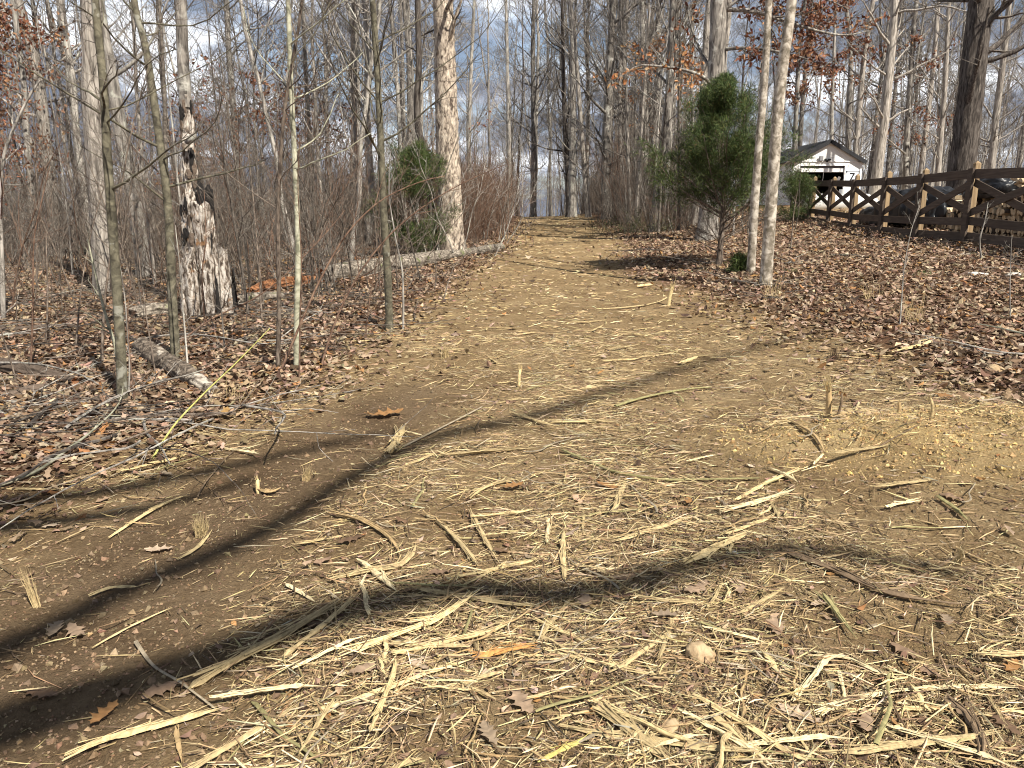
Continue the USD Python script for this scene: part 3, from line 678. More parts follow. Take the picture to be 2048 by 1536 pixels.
leafy_limb(OAK, [(1440, 20), (1500, 22), (1580, 46), (1680, 70), (1740, 60)], 1.5, 0.06, DEADC, 303, c=22)
leafy_limb(OAK, [(1440, -30), (1520, -26), (1620, -10), (1700, 20)], 1.0, 0.05, DEADC, 304, c=18)
FAR = [  # slimmer trunks farther off: (name, label, px at base, depth, [pixels up], width, bark, height, leaves)
    ("pale_tree", "pale grey straight tree growing right of the shed, behind the fence", 1741, 33, [(1748, 400), (1768, 200), (1784, 40), (1786, 0)], 21, "pale", 20, None),
    ("bare_tree", "grey slender tree right behind the peak of the shed roof", 1697, 50, [(1699, 250), (1702, 120), (1694, 0)], 13, "grey", 22, None),
    ("bare_tree", "pale tree leaning right behind the right roof slope of the shed", 1712, 47, [(1714, 300), (1728, 120), (1744, 0)], 13, "pale", 22, None),
    ("bare_tree", "dark slim tree left of the pale pair seen between the shed and the massive oak", 1810, 36, [(1814, 250), (1826, 100), (1830, 0)], 12, "oak", 20, (2, 0.6, DEADC, 0.13, 2.5, 7)),
    ("bare_tree", "slim pale tree in the middle between the shed and the massive oak", 1832, 38, [(1846, 300), (1868, 120), (1880, 0)], 11, "pale", 20, (2, 0.25, DEADC, 0.13, 2.5, 6)),
    ("bare_tree", "thin pale tree just left of the massive dark oak", 1874, 35, [(1880, 300), (1888, 200), (1898, 0)], 11, "pale", 18, None),
    ("forked_tree", "grey forked tree right of the massive dark oak at the right edge", 1976, 36, [(1984, 300), (1996, 220), (2006, 100), (2016, 0)], 14, "pale", 18, None),
    ("bare_tree", "thin grey tree left of the sky gap above the trail, beside the big rough-barked tree", 938, 30, [(938, 300), (942, 130), (948, 0)], 9, "grey", 18, (2, 0.3, DEADC, 0.1, 2.5, 4.5)),
    ("bare_tree", "straight thin grey tree at the left edge of the trail's far end", 1017, 38, [(1018, 300), (1015, 150), (1012, 0)], 9, "grey", 20, None),
    ("bare_tree", "dark tree with upswept branches standing on the crest at the trail's far end", 1066, 44, [(1068, 300), (1066, 100), (1068, 0)], 13, "oak", 20, None),
    ("bare_tree", "grey tree with a stripped pale side trunk right of the trail's far end", 1146, 41, [(1145, 300), (1147, 120), (1140, 0)], 15, "grey", 21, None),
    ("bare_tree", "stripped pale tan trunk leaning left over the trail's far end", 1178, 38, [(1168, 330), (1156, 180), (1146, 40), (1140, 0)], 11, "pale", 17, None),
    ("bare_tree", "thick grey tree with a long dark hollow, right of the stripped tan trunk", 1214, 35, [(1214, 300), (1220, 150), (1226, 0)], 20, "oak", 21, None),
    ("bare_tree", "pale slender tree leaning right beside the hollow grey tree", 1238, 39, [(1240, 300), (1240, 120), (1254, 0)], 9, "pale", 19, None),
    ("dark_tree", "short dark trunk standing at the right side of the trail's crest", 1138, 42, [(1136, 360), (1130, 250), (1126, 120), (1124, 0)], 12, "dark", 16, None),
    ("bare_tree", "grey tree directly left of the green cedar's crown", 1290, 34, [(1292, 300), (1286, 140), (1284, 0)], 12, "grey", 20, (2, 0.25, ORANGEC, 0.14, 3.4, 6.5)),
    ("bare_tree", "slim tree between the hollow grey tree and the cedar, partly hung with orange leaves", 1330, 31, [(1332, 300), (1345, 140), (1350, 0)], 10, "oak", 18, (2, 0.75, ORANGEC, 0.15, 4.2, 6.6)),
    ("bare_tree", "grey wavering tree standing far behind the rotten snag", 478, 26, [(474, 300), (462, 120), (452, 0)], 14, "grey", 19, None),
    ("bare_tree", "tall pale tree far left behind the shrubs hung with dark red leaves", 100, 24, [(92, 300), (70, 150), (40, 0)], 26, "pale", 20, (2, 0.5, DEADC, 0.12, 2.0, 6.5)),
    ("bare_tree", "slender grey tree at the far left edge carrying dark red-brown leaves", 62, 20, [(58, 300), (48, 150), (30, 0)], 13, "grey", 16, (2, 0.8, DEADC, 0.12, 2.4, 6.0)),
    ("bare_tree", "thin grey tree between the pale sapling and the yellow-olive sapling", 622, 24, [(620, 300), (612, 150), (606, 0)], 10, "grey", 17, (2, 0.6, DEADC, 0.12, 1.5, 4.5)),
    ("bare_tree", "slender pale tree left of the yellow-olive sapling, with a dark broken knob halfway up", 716, 22, [(712, 330), (704, 150), (706, 0)], 9, "pale", 15, None),
    ("bare_tree", "thin tree right of the yellow-olive sapling in front of the small dark cedar", 802, 23, [(800, 300), (790, 150), (780, 0)], 9, "grey", 16, None),
    ("bare_tree", "grey tree hung with red-brown leaves rising behind the shed roof's left slope", 1588, 46, [(1590, 250), (1600, 100), (1610, 0)], 11, "grey", 19, (2, 0.7, DEADC, 0.17, 5.5, 13.0)),
    ("young_tree", "slim grey tree hung with red-brown leaves above the shed's roof", 1665, 47, [(1664, 250), (1668, 100), (1672, 0)], 9, "grey", 17, (2, 0.6, DEADC, 0.17, 6.0, 13.0)),
]
for i, (nm, lb, px, d, pts, w, bk, h, lv) in enumerate(FAR):
    c = 20 if px > 1000 else 16
    hero_tree(nm, lb, (px, 0), pts, w, B[bk], h, d=d, rough=dict(k=12, n=50, amp=0.07, fr=1.6, fz=2.0, flare=0.3) if w > 8 else None,
              spec=sparse(c + 22, 0.10, 0.96, 1.0, 3.8, up=0.07, ang=52, rmin=0.009), leaves=lv, seed=40 + i, wob=0.1)

# the remaining wood: repeated bare trees and saplings, each a thing of its own
KIND_WORDS = {f"bare_tree_kind_{i:03d}": w for i, w in enumerate(["grey bare tree", "pale forked bare tree", "grey-brown bare tree", "slim grey forked tree", "slim pale bare tree", "dark bare tree", "thin leaning grey tree", "thick grey-brown forked tree"])}
KIND_WORDS |= {f"sapling_kind_{i:03d}": w for i, w in enumerate(["thin grey-brown sapling", "thin brown leaning sapling", "tall grey sapling", "small crooked brown sapling", "tall grey-brown sapling", "grey-brown leaf-hung sapling", "grey-brown leaning sapling", "brown leaf-hung sapling"])}
TREES_AT, SAPS_AT = [], []
def free(x, y, wide=0.0):
    l, r = np.interp(y, LE[:, 1], LE[:, 0]) - 0.7 - wide, np.interp(y, RE[:, 1], RE[:, 0]) + 0.7 + wide
    if l < x < r and y < 48: return False
    if x > 6.5 and 8 < y < 33 : return False                       # the fenced yard
    if 9.5 < x < 24 and 25 < y < 52: return False                  # the shed and the ground before it
    if y < 22 and abs(x - 5.0) < 1.0: return False
    return True
MARKS = [(-9999, "the left edge"), (40, "the left edge"), (185, "the shaggy trunk"), (330, "the curved sapling"), (405, "the snag"), (594, "the pale sapling"), (766, "the yellow-olive sapling"), (893, "the rough-barked tree"),
         (1066, "the trail's end"), (1214, "the hollow tree"), (1437, "the big cedar"), (1535, "the mottled pair"), (1645, "the shed"), (1755, "the yard's tree"), (1935, "the massive oak"), (2048, "the right edge"), (9999, "the right edge")]
def where(px, y, cuts, words):
    k = max(i for i, m in enumerate(MARKS) if m[0] <= px)
    a, b = MARKS[k][1], MARKS[k + 1][1]
    return (f"between {a} and {b}" if a != b else f"at {a}"), words[int(np.searchsorted(cuts, y))]
def name_all(got, cuts, words):
    lab = [f"{kd} {where(px, y, cuts, words)[0]}, {where(px, y, cuts, words)[1]}" for _, kd, px, y in got]
    for i, l in enumerate(lab):
        same = sorted([got[j][2] for j in range(len(lab)) if lab[j] == l])
        o, kd, px, y = got[i]
        if 1 < len(same) <= 3:
            n = same.index(px); l = (("left " if n == 0 else "right ") if len(same) == 2 else ("left ", "middle ", "right ")[n]) + l
        tag(o, l)
NEARNESS = {"tree": ([26, 42], ["near", "farther back", "far back"]), "sapling": ([12, 20], ["near", "farther back", "far back"])}
def scatter_things(rng, n, region, protos, name, label, cat, group, smin, smax, lo=0.06, wide=0.0, placed=None):
    got, made = [], []
    tries = 0
    while len(got) < n and tries < 40000:
        tries += 1
        x, y = region(rng)
        if not free(x, y, wide): continue
        if not in_view(np.array([x]), np.array([y]), lo)[0]: continue
        dmin = 0.35 + 0.012 * y
        if any((x - a) ** 2 + (y - b) ** 2 < dmin ** 2 for a, b in got): continue
        got.append((x, y))
        k = int(rng.integers(0, len(protos)))
        lb = label[k] if isinstance(label, list) else label
        o = copy_of(protos[k], name, lb, cat, (x, y, float(terrain(np.array([x]), np.array([y]))[0]) - 0.05), rng.uniform(0, 6.283), group, sc=rng.uniform(smin, smax))
        made.append((o, KIND_WORDS[protos[k].GetName()], W / 2 + F * x / y / (CP + 0.2263 * SP), y))
    if placed is not None: placed.extend(made)
    return got
rngF = rngs(31)
scatter_things(rngF, 18, lambda r: (r.uniform(-22, -2.5), r.uniform(15, 30)), [FT[0], FT[3], FT[4], FT[6], FT[6], FT[4]], "bare_tree", "bare grey tree standing among the thick brush left of the trail", "tree", "bare trees left of the trail", 0.75, 1.1, placed=TREES_AT)
scatter_things(rngF, 28, lambda r: (r.uniform(-45, -2), r.uniform(30, 62)), FT, "bare_tree", "bare grey tree in the wood beyond the brush left of the trail", "tree", "bare trees farther left of the trail", 0.8, 1.15, placed=TREES_AT)
scatter_things(rngF, 36, lambda r: (r.uniform(3.6, 12), r.uniform(24, 62)), FT, "bare_tree", "bare grey tree in the close-standing wood between the trail and the shed", "tree", "bare trees between the trail and the shed", 0.85, 1.15, placed=TREES_AT)
scatter_things(rngF, 16, lambda r: (r.uniform(4, 46), r.uniform(48, 64)), FT, "bare_tree", "bare tree in the wood behind the shed and the fence", "tree", "bare trees behind the shed", 0.85, 1.15, placed=TREES_AT)
scatter_things(rngF, 26, lambda r: (r.uniform(13, 46), r.uniform(34, 60)), [FT[3], FT[4], FT[6]], "bare_tree", "slim bare tree behind the shed and the fence", "tree", "bare trees behind the shed", 0.75, 1.1, placed=TREES_AT)
scatter_things(rngF, 12, lambda r: (r.uniform(-1, 5), r.uniform(49, 66)), FT, "bare_tree", "bare tree just beyond the crest where the trail ends", "tree", "bare trees beyond the crest", 0.8, 1.1, placed=TREES_AT)
scatter_things(rngF, 34, lambda r: (r.uniform(-7.5, -2.2), r.uniform(6, 12.5)), [SAPS[0], SAPS[1], SAPS[3], SAPS[3], SAPS[1]], "sapling", "thin bare sapling among the leaf litter left of the trail", "sapling", "thin saplings near the trail on the left", 0.25, 0.75, placed=SAPS_AT)
scatter_things(rngF, 56, lambda r: (r.uniform(-24, -1.8), r.uniform(12, 32)), SAPS, "sapling", "thin bare sapling in the brush left of the trail", "sapling", "saplings in the brush on the left", 0.6, 1.1, placed=SAPS_AT)
scatter_things(rngF, 50, lambda r: (r.uniform(3.2, 11), r.uniform(21, 48)), [SAPS[0], SAPS[2], SAPS[4], SAPS[6]], "sapling", "thin bare sapling in the wood between the trail and the shed", "sapling", "saplings between the trail and the shed", 0.7, 1.2, placed=SAPS_AT)

name_all(TREES_AT, *NEARNESS['tree']); name_all(SAPS_AT, *NEARNESS['sapling'])

# far-off wood and low brush nobody could count
def instancer(name, label, cat, protos, pos, yaw, sc):
    pi = UsdGeom.PointInstancer.Define(stage, "/World/" + name)
    rel = pi.CreatePrototypesRel()
    for k, build in enumerate(protos):
        q = UsdGeom.Xform.Define(stage, f"/World/{name}/kind_{k:03d}")
        build(q.GetPrim(), k); rel.AddTarget(q.GetPath())
    n = len(pos)
    pi.CreateProtoIndicesAttr(Vt.IntArray.FromNumpy((np.arange(n) % len(protos)).astype(np.int32)))
    pi.CreatePositionsAttr(Vt.Vec3fArray.FromNumpy(np.asarray(pos, np.float32)))
    pi.CreateOrientationsAttr(Vt.QuathArray([Gf.Quath(float(math.cos(a / 2)), 0, 0, float(math.sin(a / 2))) for a in yaw]))
    pi.CreateScalesAttr(Vt.Vec3fArray.FromNumpy(np.repeat(np.asarray(sc, np.float32)[:, None], 3, 1)))
    tag(pi, label, cat, kind="stuff")
def ref_builder(pr):
    return lambda p, k: p.GetReferences().AddInternalReference(pr.GetPath())
rng = rngs(77)
x, y = rng.uniform(-110, 110, 9000), rng.uniform(58, 190, 9000)
k = in_view(x, y, 0.05) & ~((np.abs(x - 1) < 2) & (y < 75)) & (rng.random(9000) < np.where(x < -2, 0.055, np.where(x > 9, 0.12, 0.06))) & (rng.random(9000) < np.interp(y, [58, 190], [1.0, 0.6]))
x, y = x[k], y[k]
instancer("distant_wood", "far-off bare wood closing the view behind the nearer trees", "wood", [ref_builder(FT[i]) for i in (0, 3, 4, 6, 1, 3)],
          np.stack([x, y, terrain(x, y, False) - 0.1], 1), rng.uniform(0, 6.283, len(x)), rng.uniform(0.7, 1.1, len(x)))

def brush_kind(p, k):
    r = rngs(820 + k)
    n = 16
    base = np.concatenate([r.normal(0, 0.35, (n, 2)), np.full((n, 1), -0.05)], 1)
    h = r.uniform(0.8, 2.4, n); P = np.empty((n, 6, 3)); P[:, 0] = base
    d = norm(np.concatenate([r.normal(0, 0.28, (n, 2)), np.ones((n, 1))], 1))
    for j in range(1, 6):
        P[:, j] = P[:, j - 1] + d * (h / 5)[:, None]
        d = norm(d + r.normal(size=(n, 3)) * 0.13)
    R = np.linspace(1, 0.3, 6)[None] * r.uniform(0.004, 0.010, n)[:, None]
    L = limbs_of(r, P, R, [dict(c=6, t0=0.2, t1=0.95, ang=(42, 14), ln=(0.25, 0.5), n=4, rad=(0.5, 0.7), up=0.08, wig=0.15, rmin=0.0025),
                           dict(c=3, t0=0.2, t1=1.0, ang=(40, 14), ln=(0.35, 0.7), n=3, rad=(0.5, 0.7), up=0.03, wig=0.2, rmin=0.002)])
    mesh("stems", cat_meshes([tubes(P, R, 4), tubes(*L[0], 3), tubes(*L[1], 3)]), B[["twig", "twig", "brown", "twig", "grey", "redtwig", "brown", "twig"][k % 8]], p)
x, y = rng.uniform(-26, 2, 5200), rng.uniform(10.5, 40, 5200)
k = in_view(x, y, 0.05) & np.array([free(a, b, -0.3) for a, b in zip(x, y)]) & (rng.random(len(x)) < np.interp(y, [10.5, 13, 22, 40], [0.03, 0.075, 0.12, 0.09]))
x2, y2 = rng.uniform(3.0, 12.5, 1500), rng.uniform(22, 50, 1500)
k2 = in_view(x2, y2, 0.05) & np.array([free(a, b, -0.4) for a, b in zip(x2, y2)]) & (rng.random(len(x2)) < 0.3)
x3, y3 = rng.normal(-1.55, 0.75, 110), rng.uniform(21, 34, 110)
k3 = np.array([free(a, b, -0.5) for a, b in zip(x3, y3)])
X, Y = np.concatenate([x[k], x2[k2]]), np.concatenate([y[k], y2[k2]])
instancer("undergrowth", "tangle of thin bare stems and twigs filling the wood on both sides", "undergrowth", [brush_kind] * 8, np.stack([X, Y, terrain(X, Y, False)], 1), rng.uniform(0, 6.283, len(X)), 0.45 + 1.5 * rng.random(len(X)) ** 1.6)
X, Y = x3[k3], y3[k3]
instancer("red_brown_brush", "dense red-brown brush beside the far trail, right of the big rough-barked tree", "brush", [lambda p, k: brush_kind(p, 5 + 8 * k)] * 4, np.stack([X, Y, terrain(X, Y, False)], 1), rng.uniform(0, 6.283, len(X)), rng.uniform(0.8, 1.35, len(X)))

def litter_twig_kind(p, k):
    r = rngs(860 + k); n = 5
    P = np.empty((n, 8, 3)); P[:, 0] = np.c_[r.normal(0, 0.25, (n, 2)), np.full(n, 0.03)]
    a = r.uniform(0, 6.283, n); d = np.stack([np.cos(a), np.sin(a), 0.12 * r.random(n)], 1); L = r.uniform(0.5, 1.6, n)
    for j in range(1, 8):
        P[:, j] = P[:, j - 1] + d * (L / 7)[:, None]; d = norm(d + r.normal(size=(n, 3)) * [0.14, 0.14, 0.06] - [0, 0, 0.01])
    P[:, :, 2] = np.maximum(P[:, :, 2], 0.02)
    R = np.linspace(1, 0.35, 8)[None] * r.uniform(0.004, 0.011, n)[:, None]
    Lv = limbs_of(r, P, R, [dict(c=5, t0=0.2, t1=0.95, ang=(40, 12), ln=(0.25, 0.5), n=5, rad=(0.4, 0.6), up=0.0, wig=0.14, rmin=0.002)])
    mesh("twigs", cat_meshes([tubes(P, R, 5), tubes(*Lv[0], 3)]), B[["twig", "brown", "grey", "dark"][k % 4]], p)
rng = rngs(79)
x, y = sample_area(rng, 700, 4.5, 20, 0.9)
e = edge_in(x, y); k = (e < -0.15) & (rng.random(len(x)) < np.where(x < 0, 0.6, 0.10)) & ~((x > 8.3) & (y > 12))
x, y = x[k], y[k]
instancer("fallen_twigs", "dead twigs and small broken branches strewn over the leaves beside the trail", "twigs", [litter_twig_kind] * 8, np.stack([x, y, terrain(x, y)], 1), rng.uniform(0, 6.283, len(x)), rng.uniform(0.6, 1.3, len(x)))

# the spreading oak behind the viewer whose limbs throw the long soft shadows over the trail
def shadow_limb(px, hs):
    out = []
    for (a, b), hh in zip(px, hs):
        G = gat(a, b)
        out.append(G + SUN * (hh - G[2]) / SUN[2])
    return np.array(out)
def spreading_oak():
    T = np.array([1.2, -4.4, float(terrain(1.2, -4.4))])
    o = thing("spreading_oak_tree", "wide-spreading bare oak behind the viewer whose limbs cast the long shadows over the trail", "tree", T)
    rg = rngs(61)
    tr = np.array([[1.2, -4.4, -0.2], [1.25, -4.4, 1.5], [1.3, -4.4, 3.2], [1.4, -4.5, 5.2], [1.6, -4.6, 8], [1.8, -4.9, 11.5], [1.9, -5.0, 15]]) + [0, 0, T[2]]
    tr = resample(tr, 24) - T
    mesh("trunk", bumpy_trunk(tr, stem_radius(tr, 0.30, 0.7), 26, 120, 0.07, 3, 1.5, 61, 0.4), B["oak"], o, smooth=40)
    limbs = [
        ([(-250, 1440), (0, 1300), (200, 1205), (400, 1120), (560, 1045), (720, 945), (880, 872), (1050, 836), (1200, 790), (1400, 728), (1600, 672)], (5.4, 5.8, 6.1, 6.4, 6.7, 7.1, 7.5, 8.0, 8.5, 9.1, 9.6), 0.070),
        ([(-250, 1560), (0, 1455), (250, 1375), (450, 1305), (700, 1222), (920, 1178), (1150, 1192), (1360, 1140), (1560, 1100), (1900, 1150)], (4.8, 5.0, 5.3, 5.6, 6.0, 6.4, 6.9, 7.4, 7.9, 8.5), 0.100),
        ([(-250, 1060), (0, 1008), (250, 975), (500, 925), (640, 893), (800, 862)], (5.2, 5.6, 6.0, 6.4, 6.7, 7.0), 0.062),
        ([(-250, 1110), (0, 1058), (180, 1035), (320, 1012), (500, 955)], (4.5, 4.8, 5.0, 5.2, 5.6), 0.06)]
    P = np.stack([resample(shadow_limb(a, [h * 1.55 for h in b]), 20) for a, b, _ in limbs]) - T
    R = np.stack([np.linspace(1, 0.42, 20) * r * 1.12 for *_, r in limbs])
    for i in range(4):
        j = resample(np.vstack([tr[11 + i] , (tr[11 + i] + P[i, 0]) / 2 + [0, 0, 0.4], P[i, 0]]), 8)
        mesh("limb", tubes(np.vstack([j[:-1], P[i]]), np.concatenate([np.linspace(R[i, 0] * 1.3, R[i, 0], 7), R[i]]), 8), B["oak"], o, smooth=True)
    L = limbs_of(rg, P, R, [dict(c=7, t0=0.15, t1=1.0, ang=(28, 10), ln=(0.08, 0.22), n=6, rad=(0.25, 0.4), up=0.05, wig=0.1, rmin=0.008), dict(c=3, t0=0.3, t1=1, ang=(30, 10), ln=(0.4, 0.7), n=4, rad=(0.4, 0.6), up=0.03, wig=0.15, rmin=0.004)])
    put_branches(L, B["oak"], o)
spreading_oak()
# ---------------------------------------------------------------- shed, fence, tank, firewood
M_white = plain("white_siding", (0.80, 0.80, 0.77), 0.55, grain=0.04, gs=3)
M_trim = plain("white_trim", (0.82, 0.82, 0.80), 0.5, grain=0.03)
M_roof = plain("black_metal_roof", (0.02, 0.021, 0.024), 0.45, grain=0.2)
M_blk = plain("black_paint", (0.012, 0.012, 0.013), 0.5)
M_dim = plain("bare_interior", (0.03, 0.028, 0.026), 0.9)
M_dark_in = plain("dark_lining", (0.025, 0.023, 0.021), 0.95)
M_conc = plain("concrete", (0.36, 0.35, 0.33), 0.9)
M_grey = plain("grey_metal", (0.18, 0.18, 0.19), 0.5)
M_tank = plain("white_tank_paint", (0.55, 0.56, 0.56), 0.4, grain=0.06, gs=5)
M_rail = ramp_mat("dark_brown_stained_board", [(0, (0.035, 0.026, 0.02)), (0.45, (0.066, 0.049, 0.038)), (0.6, (0.092, 0.069, 0.053)), (1, (0.13, 0.10, 0.08))], scale=(14, 2.0, 30), rough=0.75, bump=0.25, vary=0.12)
M_post = ramp_mat("weathered_tan_post", [(0, (0.13, 0.085, 0.045)), (0.45, (0.25, 0.175, 0.10)), (0.6, (0.34, 0.25, 0.15)), (1, (0.42, 0.32, 0.21))], scale=(26, 26, 2.5), rough=0.85, bump=0.4, vary=0.1)
M_tarp = plain("black_tarp", (0.012, 0.013, 0.015), 0.42, spec=0.45)
M_cut = ramp_mat("split_firewood", [(0, (0.19, 0.12, 0.06)), (0.42, (0.42, 0.31, 0.19)), (0.58, (0.60, 0.48, 0.32)), (1, (0.70, 0.60, 0.44))], scale=(7, 7, 7), rough=0.85, bump=0.4, vary=0.28)
M_bark = ramp_mat("firewood_bark", [(0, (0.03, 0.022, 0.017)), (0.5, (0.10, 0.075, 0.057)), (1, (0.21, 0.17, 0.14))], scale=(25, 25, 25), rough=0.9, bump=0.5, vary=0.2)

def shed():
    y0 = 42.0; cx = float(gd(1647, y0)[0]); z0 = float(terrain(np.array([cx]), np.array([y0]))[0]) + 0.02
    z0 = min(z0, 1.6 + 12 / F * y0) - 0.25
    o = thing("garden_shed", "white gabled shed with black roof and half-open roll-up door, a 7 on its front", "shed", (cx, y0, z0), 0.0)
    w, dep, he, hp = 3.62, 6.0, 2.42, 3.42
    t = 0.08
    # front wall with door opening: boards left, right, above
    dx0, dx1, dh = -1.46, 0.90, 2.18
    mesh("front_wall", cat_meshes([box(dx0 + w / 2, t, he, ((dx0 - w / 2) / 2, 0, he / 2)), box(w / 2 - dx1, t, he, ((dx1 + w / 2) / 2, 0, he / 2)), box(dx1 - dx0, t, he - dh, ((dx0 + dx1) / 2, 0, (he + dh) / 2))]), M_white, o)
    from shapely.geometry import Polygon
    g = trimesh.creation.extrude_polygon(Polygon([(-w / 2, he), (w / 2, he), (0, hp)]), t, engine="earcut")
    gv = np.array(g.vertices)[:, [0, 2, 1]]; gv[:, 1] -= t / 2 + 0.012
    gf = np.array(g.faces)[:, ::-1]
    mesh("gable", (gv, gf), M_white, o)
    mesh("back_wall", box(w, t, he, (0, dep, he / 2)), M_white, o)
    for s in (-1, 1):
        mesh("side_wall", box(t, dep - 2 * t, he, (s * (w / 2 - t / 2), dep / 2, he / 2)), M_white, o)
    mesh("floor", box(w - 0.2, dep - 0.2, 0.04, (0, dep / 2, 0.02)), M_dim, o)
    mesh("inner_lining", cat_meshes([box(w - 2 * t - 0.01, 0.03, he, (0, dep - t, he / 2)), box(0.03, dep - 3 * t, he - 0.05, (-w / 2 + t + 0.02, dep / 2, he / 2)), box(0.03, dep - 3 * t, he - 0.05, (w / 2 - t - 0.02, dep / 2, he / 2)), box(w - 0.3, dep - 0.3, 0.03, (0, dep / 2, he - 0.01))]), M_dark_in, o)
    sl = math.atan2(hp - he, w / 2); L = (w / 2 + 0.16) / math.cos(sl)
    for s in (-1, 1):
        R = np.array([[math.cos(sl), 0, s * math.sin(sl)], [0, 1, 0], [-s * math.sin(sl), 0, math.cos(sl)]])
        c = np.array([s * L / 2 * math.cos(sl), dep / 2, hp + 0.05 - L / 2 * math.sin(sl)])
        rf = mesh("roof", box(L, dep + 0.44, 0.06, c, R=R), M_roof, o)
        for k in range(15):                                          # standing seams
            yy = -0.2 + k * (dep + 0.4) / 14
            mesh("roof_seam", box(L - 0.01, 0.03, 0.03, c + R @ [0, yy - dep / 2, 0.044], R=R), M_roof, rf)
        mesh("rake_board", box(L, 0.03, 0.16, c + R @ [0, -dep / 2 - 0.237, -0.06], R=R), M_roof, o)
        mesh("rake_trim", box(L - 0.12, 0.03, 0.07, np.array([s * (L - 0.1) / 2 * math.cos(sl), -0.075, hp - 0.11 - L / 2 * math.sin(sl)]), R=R), M_trim, o)
    mesh("eave_strip", box(w, 0.03, 0.05, (0, -0.075, he - 0.01)), M_trim, o)
    for s in (-1, 1):
        mesh("corner_board", box(0.1, 0.03, he - 0.05, (s * (w / 2 - 0.05), -0.057, he / 2 - 0.04)), M_trim, o)
    fr = mesh("door_frame", cat_meshes([box(0.07, 0.05, dh + 0.07, (dx0 - 0.035, -0.066, dh / 2 + 0.03)), box(0.07, 0.05, dh + 0.07, (dx1 + 0.035, -0.066, dh / 2 + 0.03)), box(dx1 - dx0, 0.05, 0.07, ((dx0 + dx1) / 2, -0.066, dh + 0.035))]), M_trim, o)
    dr = mesh("roll_up_door", box(dx1 - dx0 - 0.02, 0.05, 0.13, ((dx0 + dx1) / 2, 0.10, dh - 0.07)), M_grey, o)
    mesh("door_panel", box(dx1 - dx0 - 0.02, 0.04, 0.20, ((dx0 + dx1) / 2, 0.02, dh - 0.215), bev=0.01), M_trim, dr)
    mesh("pull_cord", tubes(np.array([[-0.18, 0.0, dh - 0.3], [-0.17, 0.0, dh - 0.6], [-0.21, 0.0, dh - 0.85]]), np.full(3, 0.018), 5), M_conc, dr)
    fl = mesh("floodlight", box(0.22, 0.10, 0.26, (-0.42, -0.16, he + 0.13), bev=0.02, R=rotz(0.2)), M_grey, o)
    ml = mesh("motion_light", cat_meshes([box(0.12, 0.08, 0.12, (-0.08, -0.09, he + 0.02), bev=0.015), box(0.12, 0.14, 0.1, (-0.18, -0.16, he + 0.07), bev=0.02), box(0.12, 0.14, 0.1, (0.02, -0.16, he + 0.07), bev=0.02)]), M_blk, o)
    sx = 1.32
    sg = mesh("number_sign", box(0.66, 0.03, 0.52, (sx, -0.057 - 0.005, 1.64)), plain("sign_board", (0.62, 0.66, 0.72), 0.5, grain=0.03), o)
    tm = meshkit.text_mesh("7", 0.36, 0.008, bold=True)
    v = np.array(tm.vertices); v[:, 0] -= (v[:, 0].min() + v[:, 0].max()) / 2
    v = np.stack([v[:, 0] + sx, -0.078 - v[:, 2], v[:, 1] + 1.46], 1)
    mesh("numeral", (v, np.array(tm.faces)[:, ::-1]), M_blk, sg)
    mesh("sign_border", cat_meshes([box(0.70, 0.03, 0.03, (sx, -0.064, 1.64 + s * 0.275)) for s in (-1, 1)] + [box(0.03, 0.03, 0.52, (sx + s * 0.345, -0.064, 1.64)) for s in (-1, 1)]), M_blk, sg)
    cp = mesh("caption_strip", box(0.66, 0.03, 0.12, (sx, -0.062, 1.27)), M_trim, o)
    rg = rngs(5); u = -0.24; ms = []
    while u < 0.24:
        a = rg.uniform(0.014, 0.035); ms.append(box(a, 0.006, rg.uniform(0.018, 0.034), (sx + u, -0.080, 1.27))); u += a + 0.008
    mesh("caption_marks", cat_meshes(ms), M_grey, cp)
    # things seen inside: a dark mower-like shape stays unlit; a shelf and boxes
    for k, (a, b_, c, sz) in enumerate([(0.6, 2.6, 0.25, (0.7, 0.6, 0.5)), (-0.5, 4.0, 0.45, (0.9, 0.7, 0.9))]):
        ob = mesh("storage_box", box(*sz, c=(cx + a, y0 + b_, z0 + 0.042 + sz[2] / 2), bev=0.02), M_dim)
        tag(ob, ["low dark box just inside the shed's open door on the right", "tall dark box deep in the shed on the left"][k], "box")
    return cx, y0, z0
SHED = shed()
pl0 = gd(1652, 38.5)
tag(mesh("leaning_plank", box(0.13, 0.035, 1.5, pl0 + [0.22, 0, 0.66], R=np.array([[math.cos(.42), 0, math.sin(.42)], [0, 1, 0], [-math.sin(.42), 0, math.cos(.42)]])), M_trim), "white plank leaning at an angle in front of the shed's doorway", "plank")

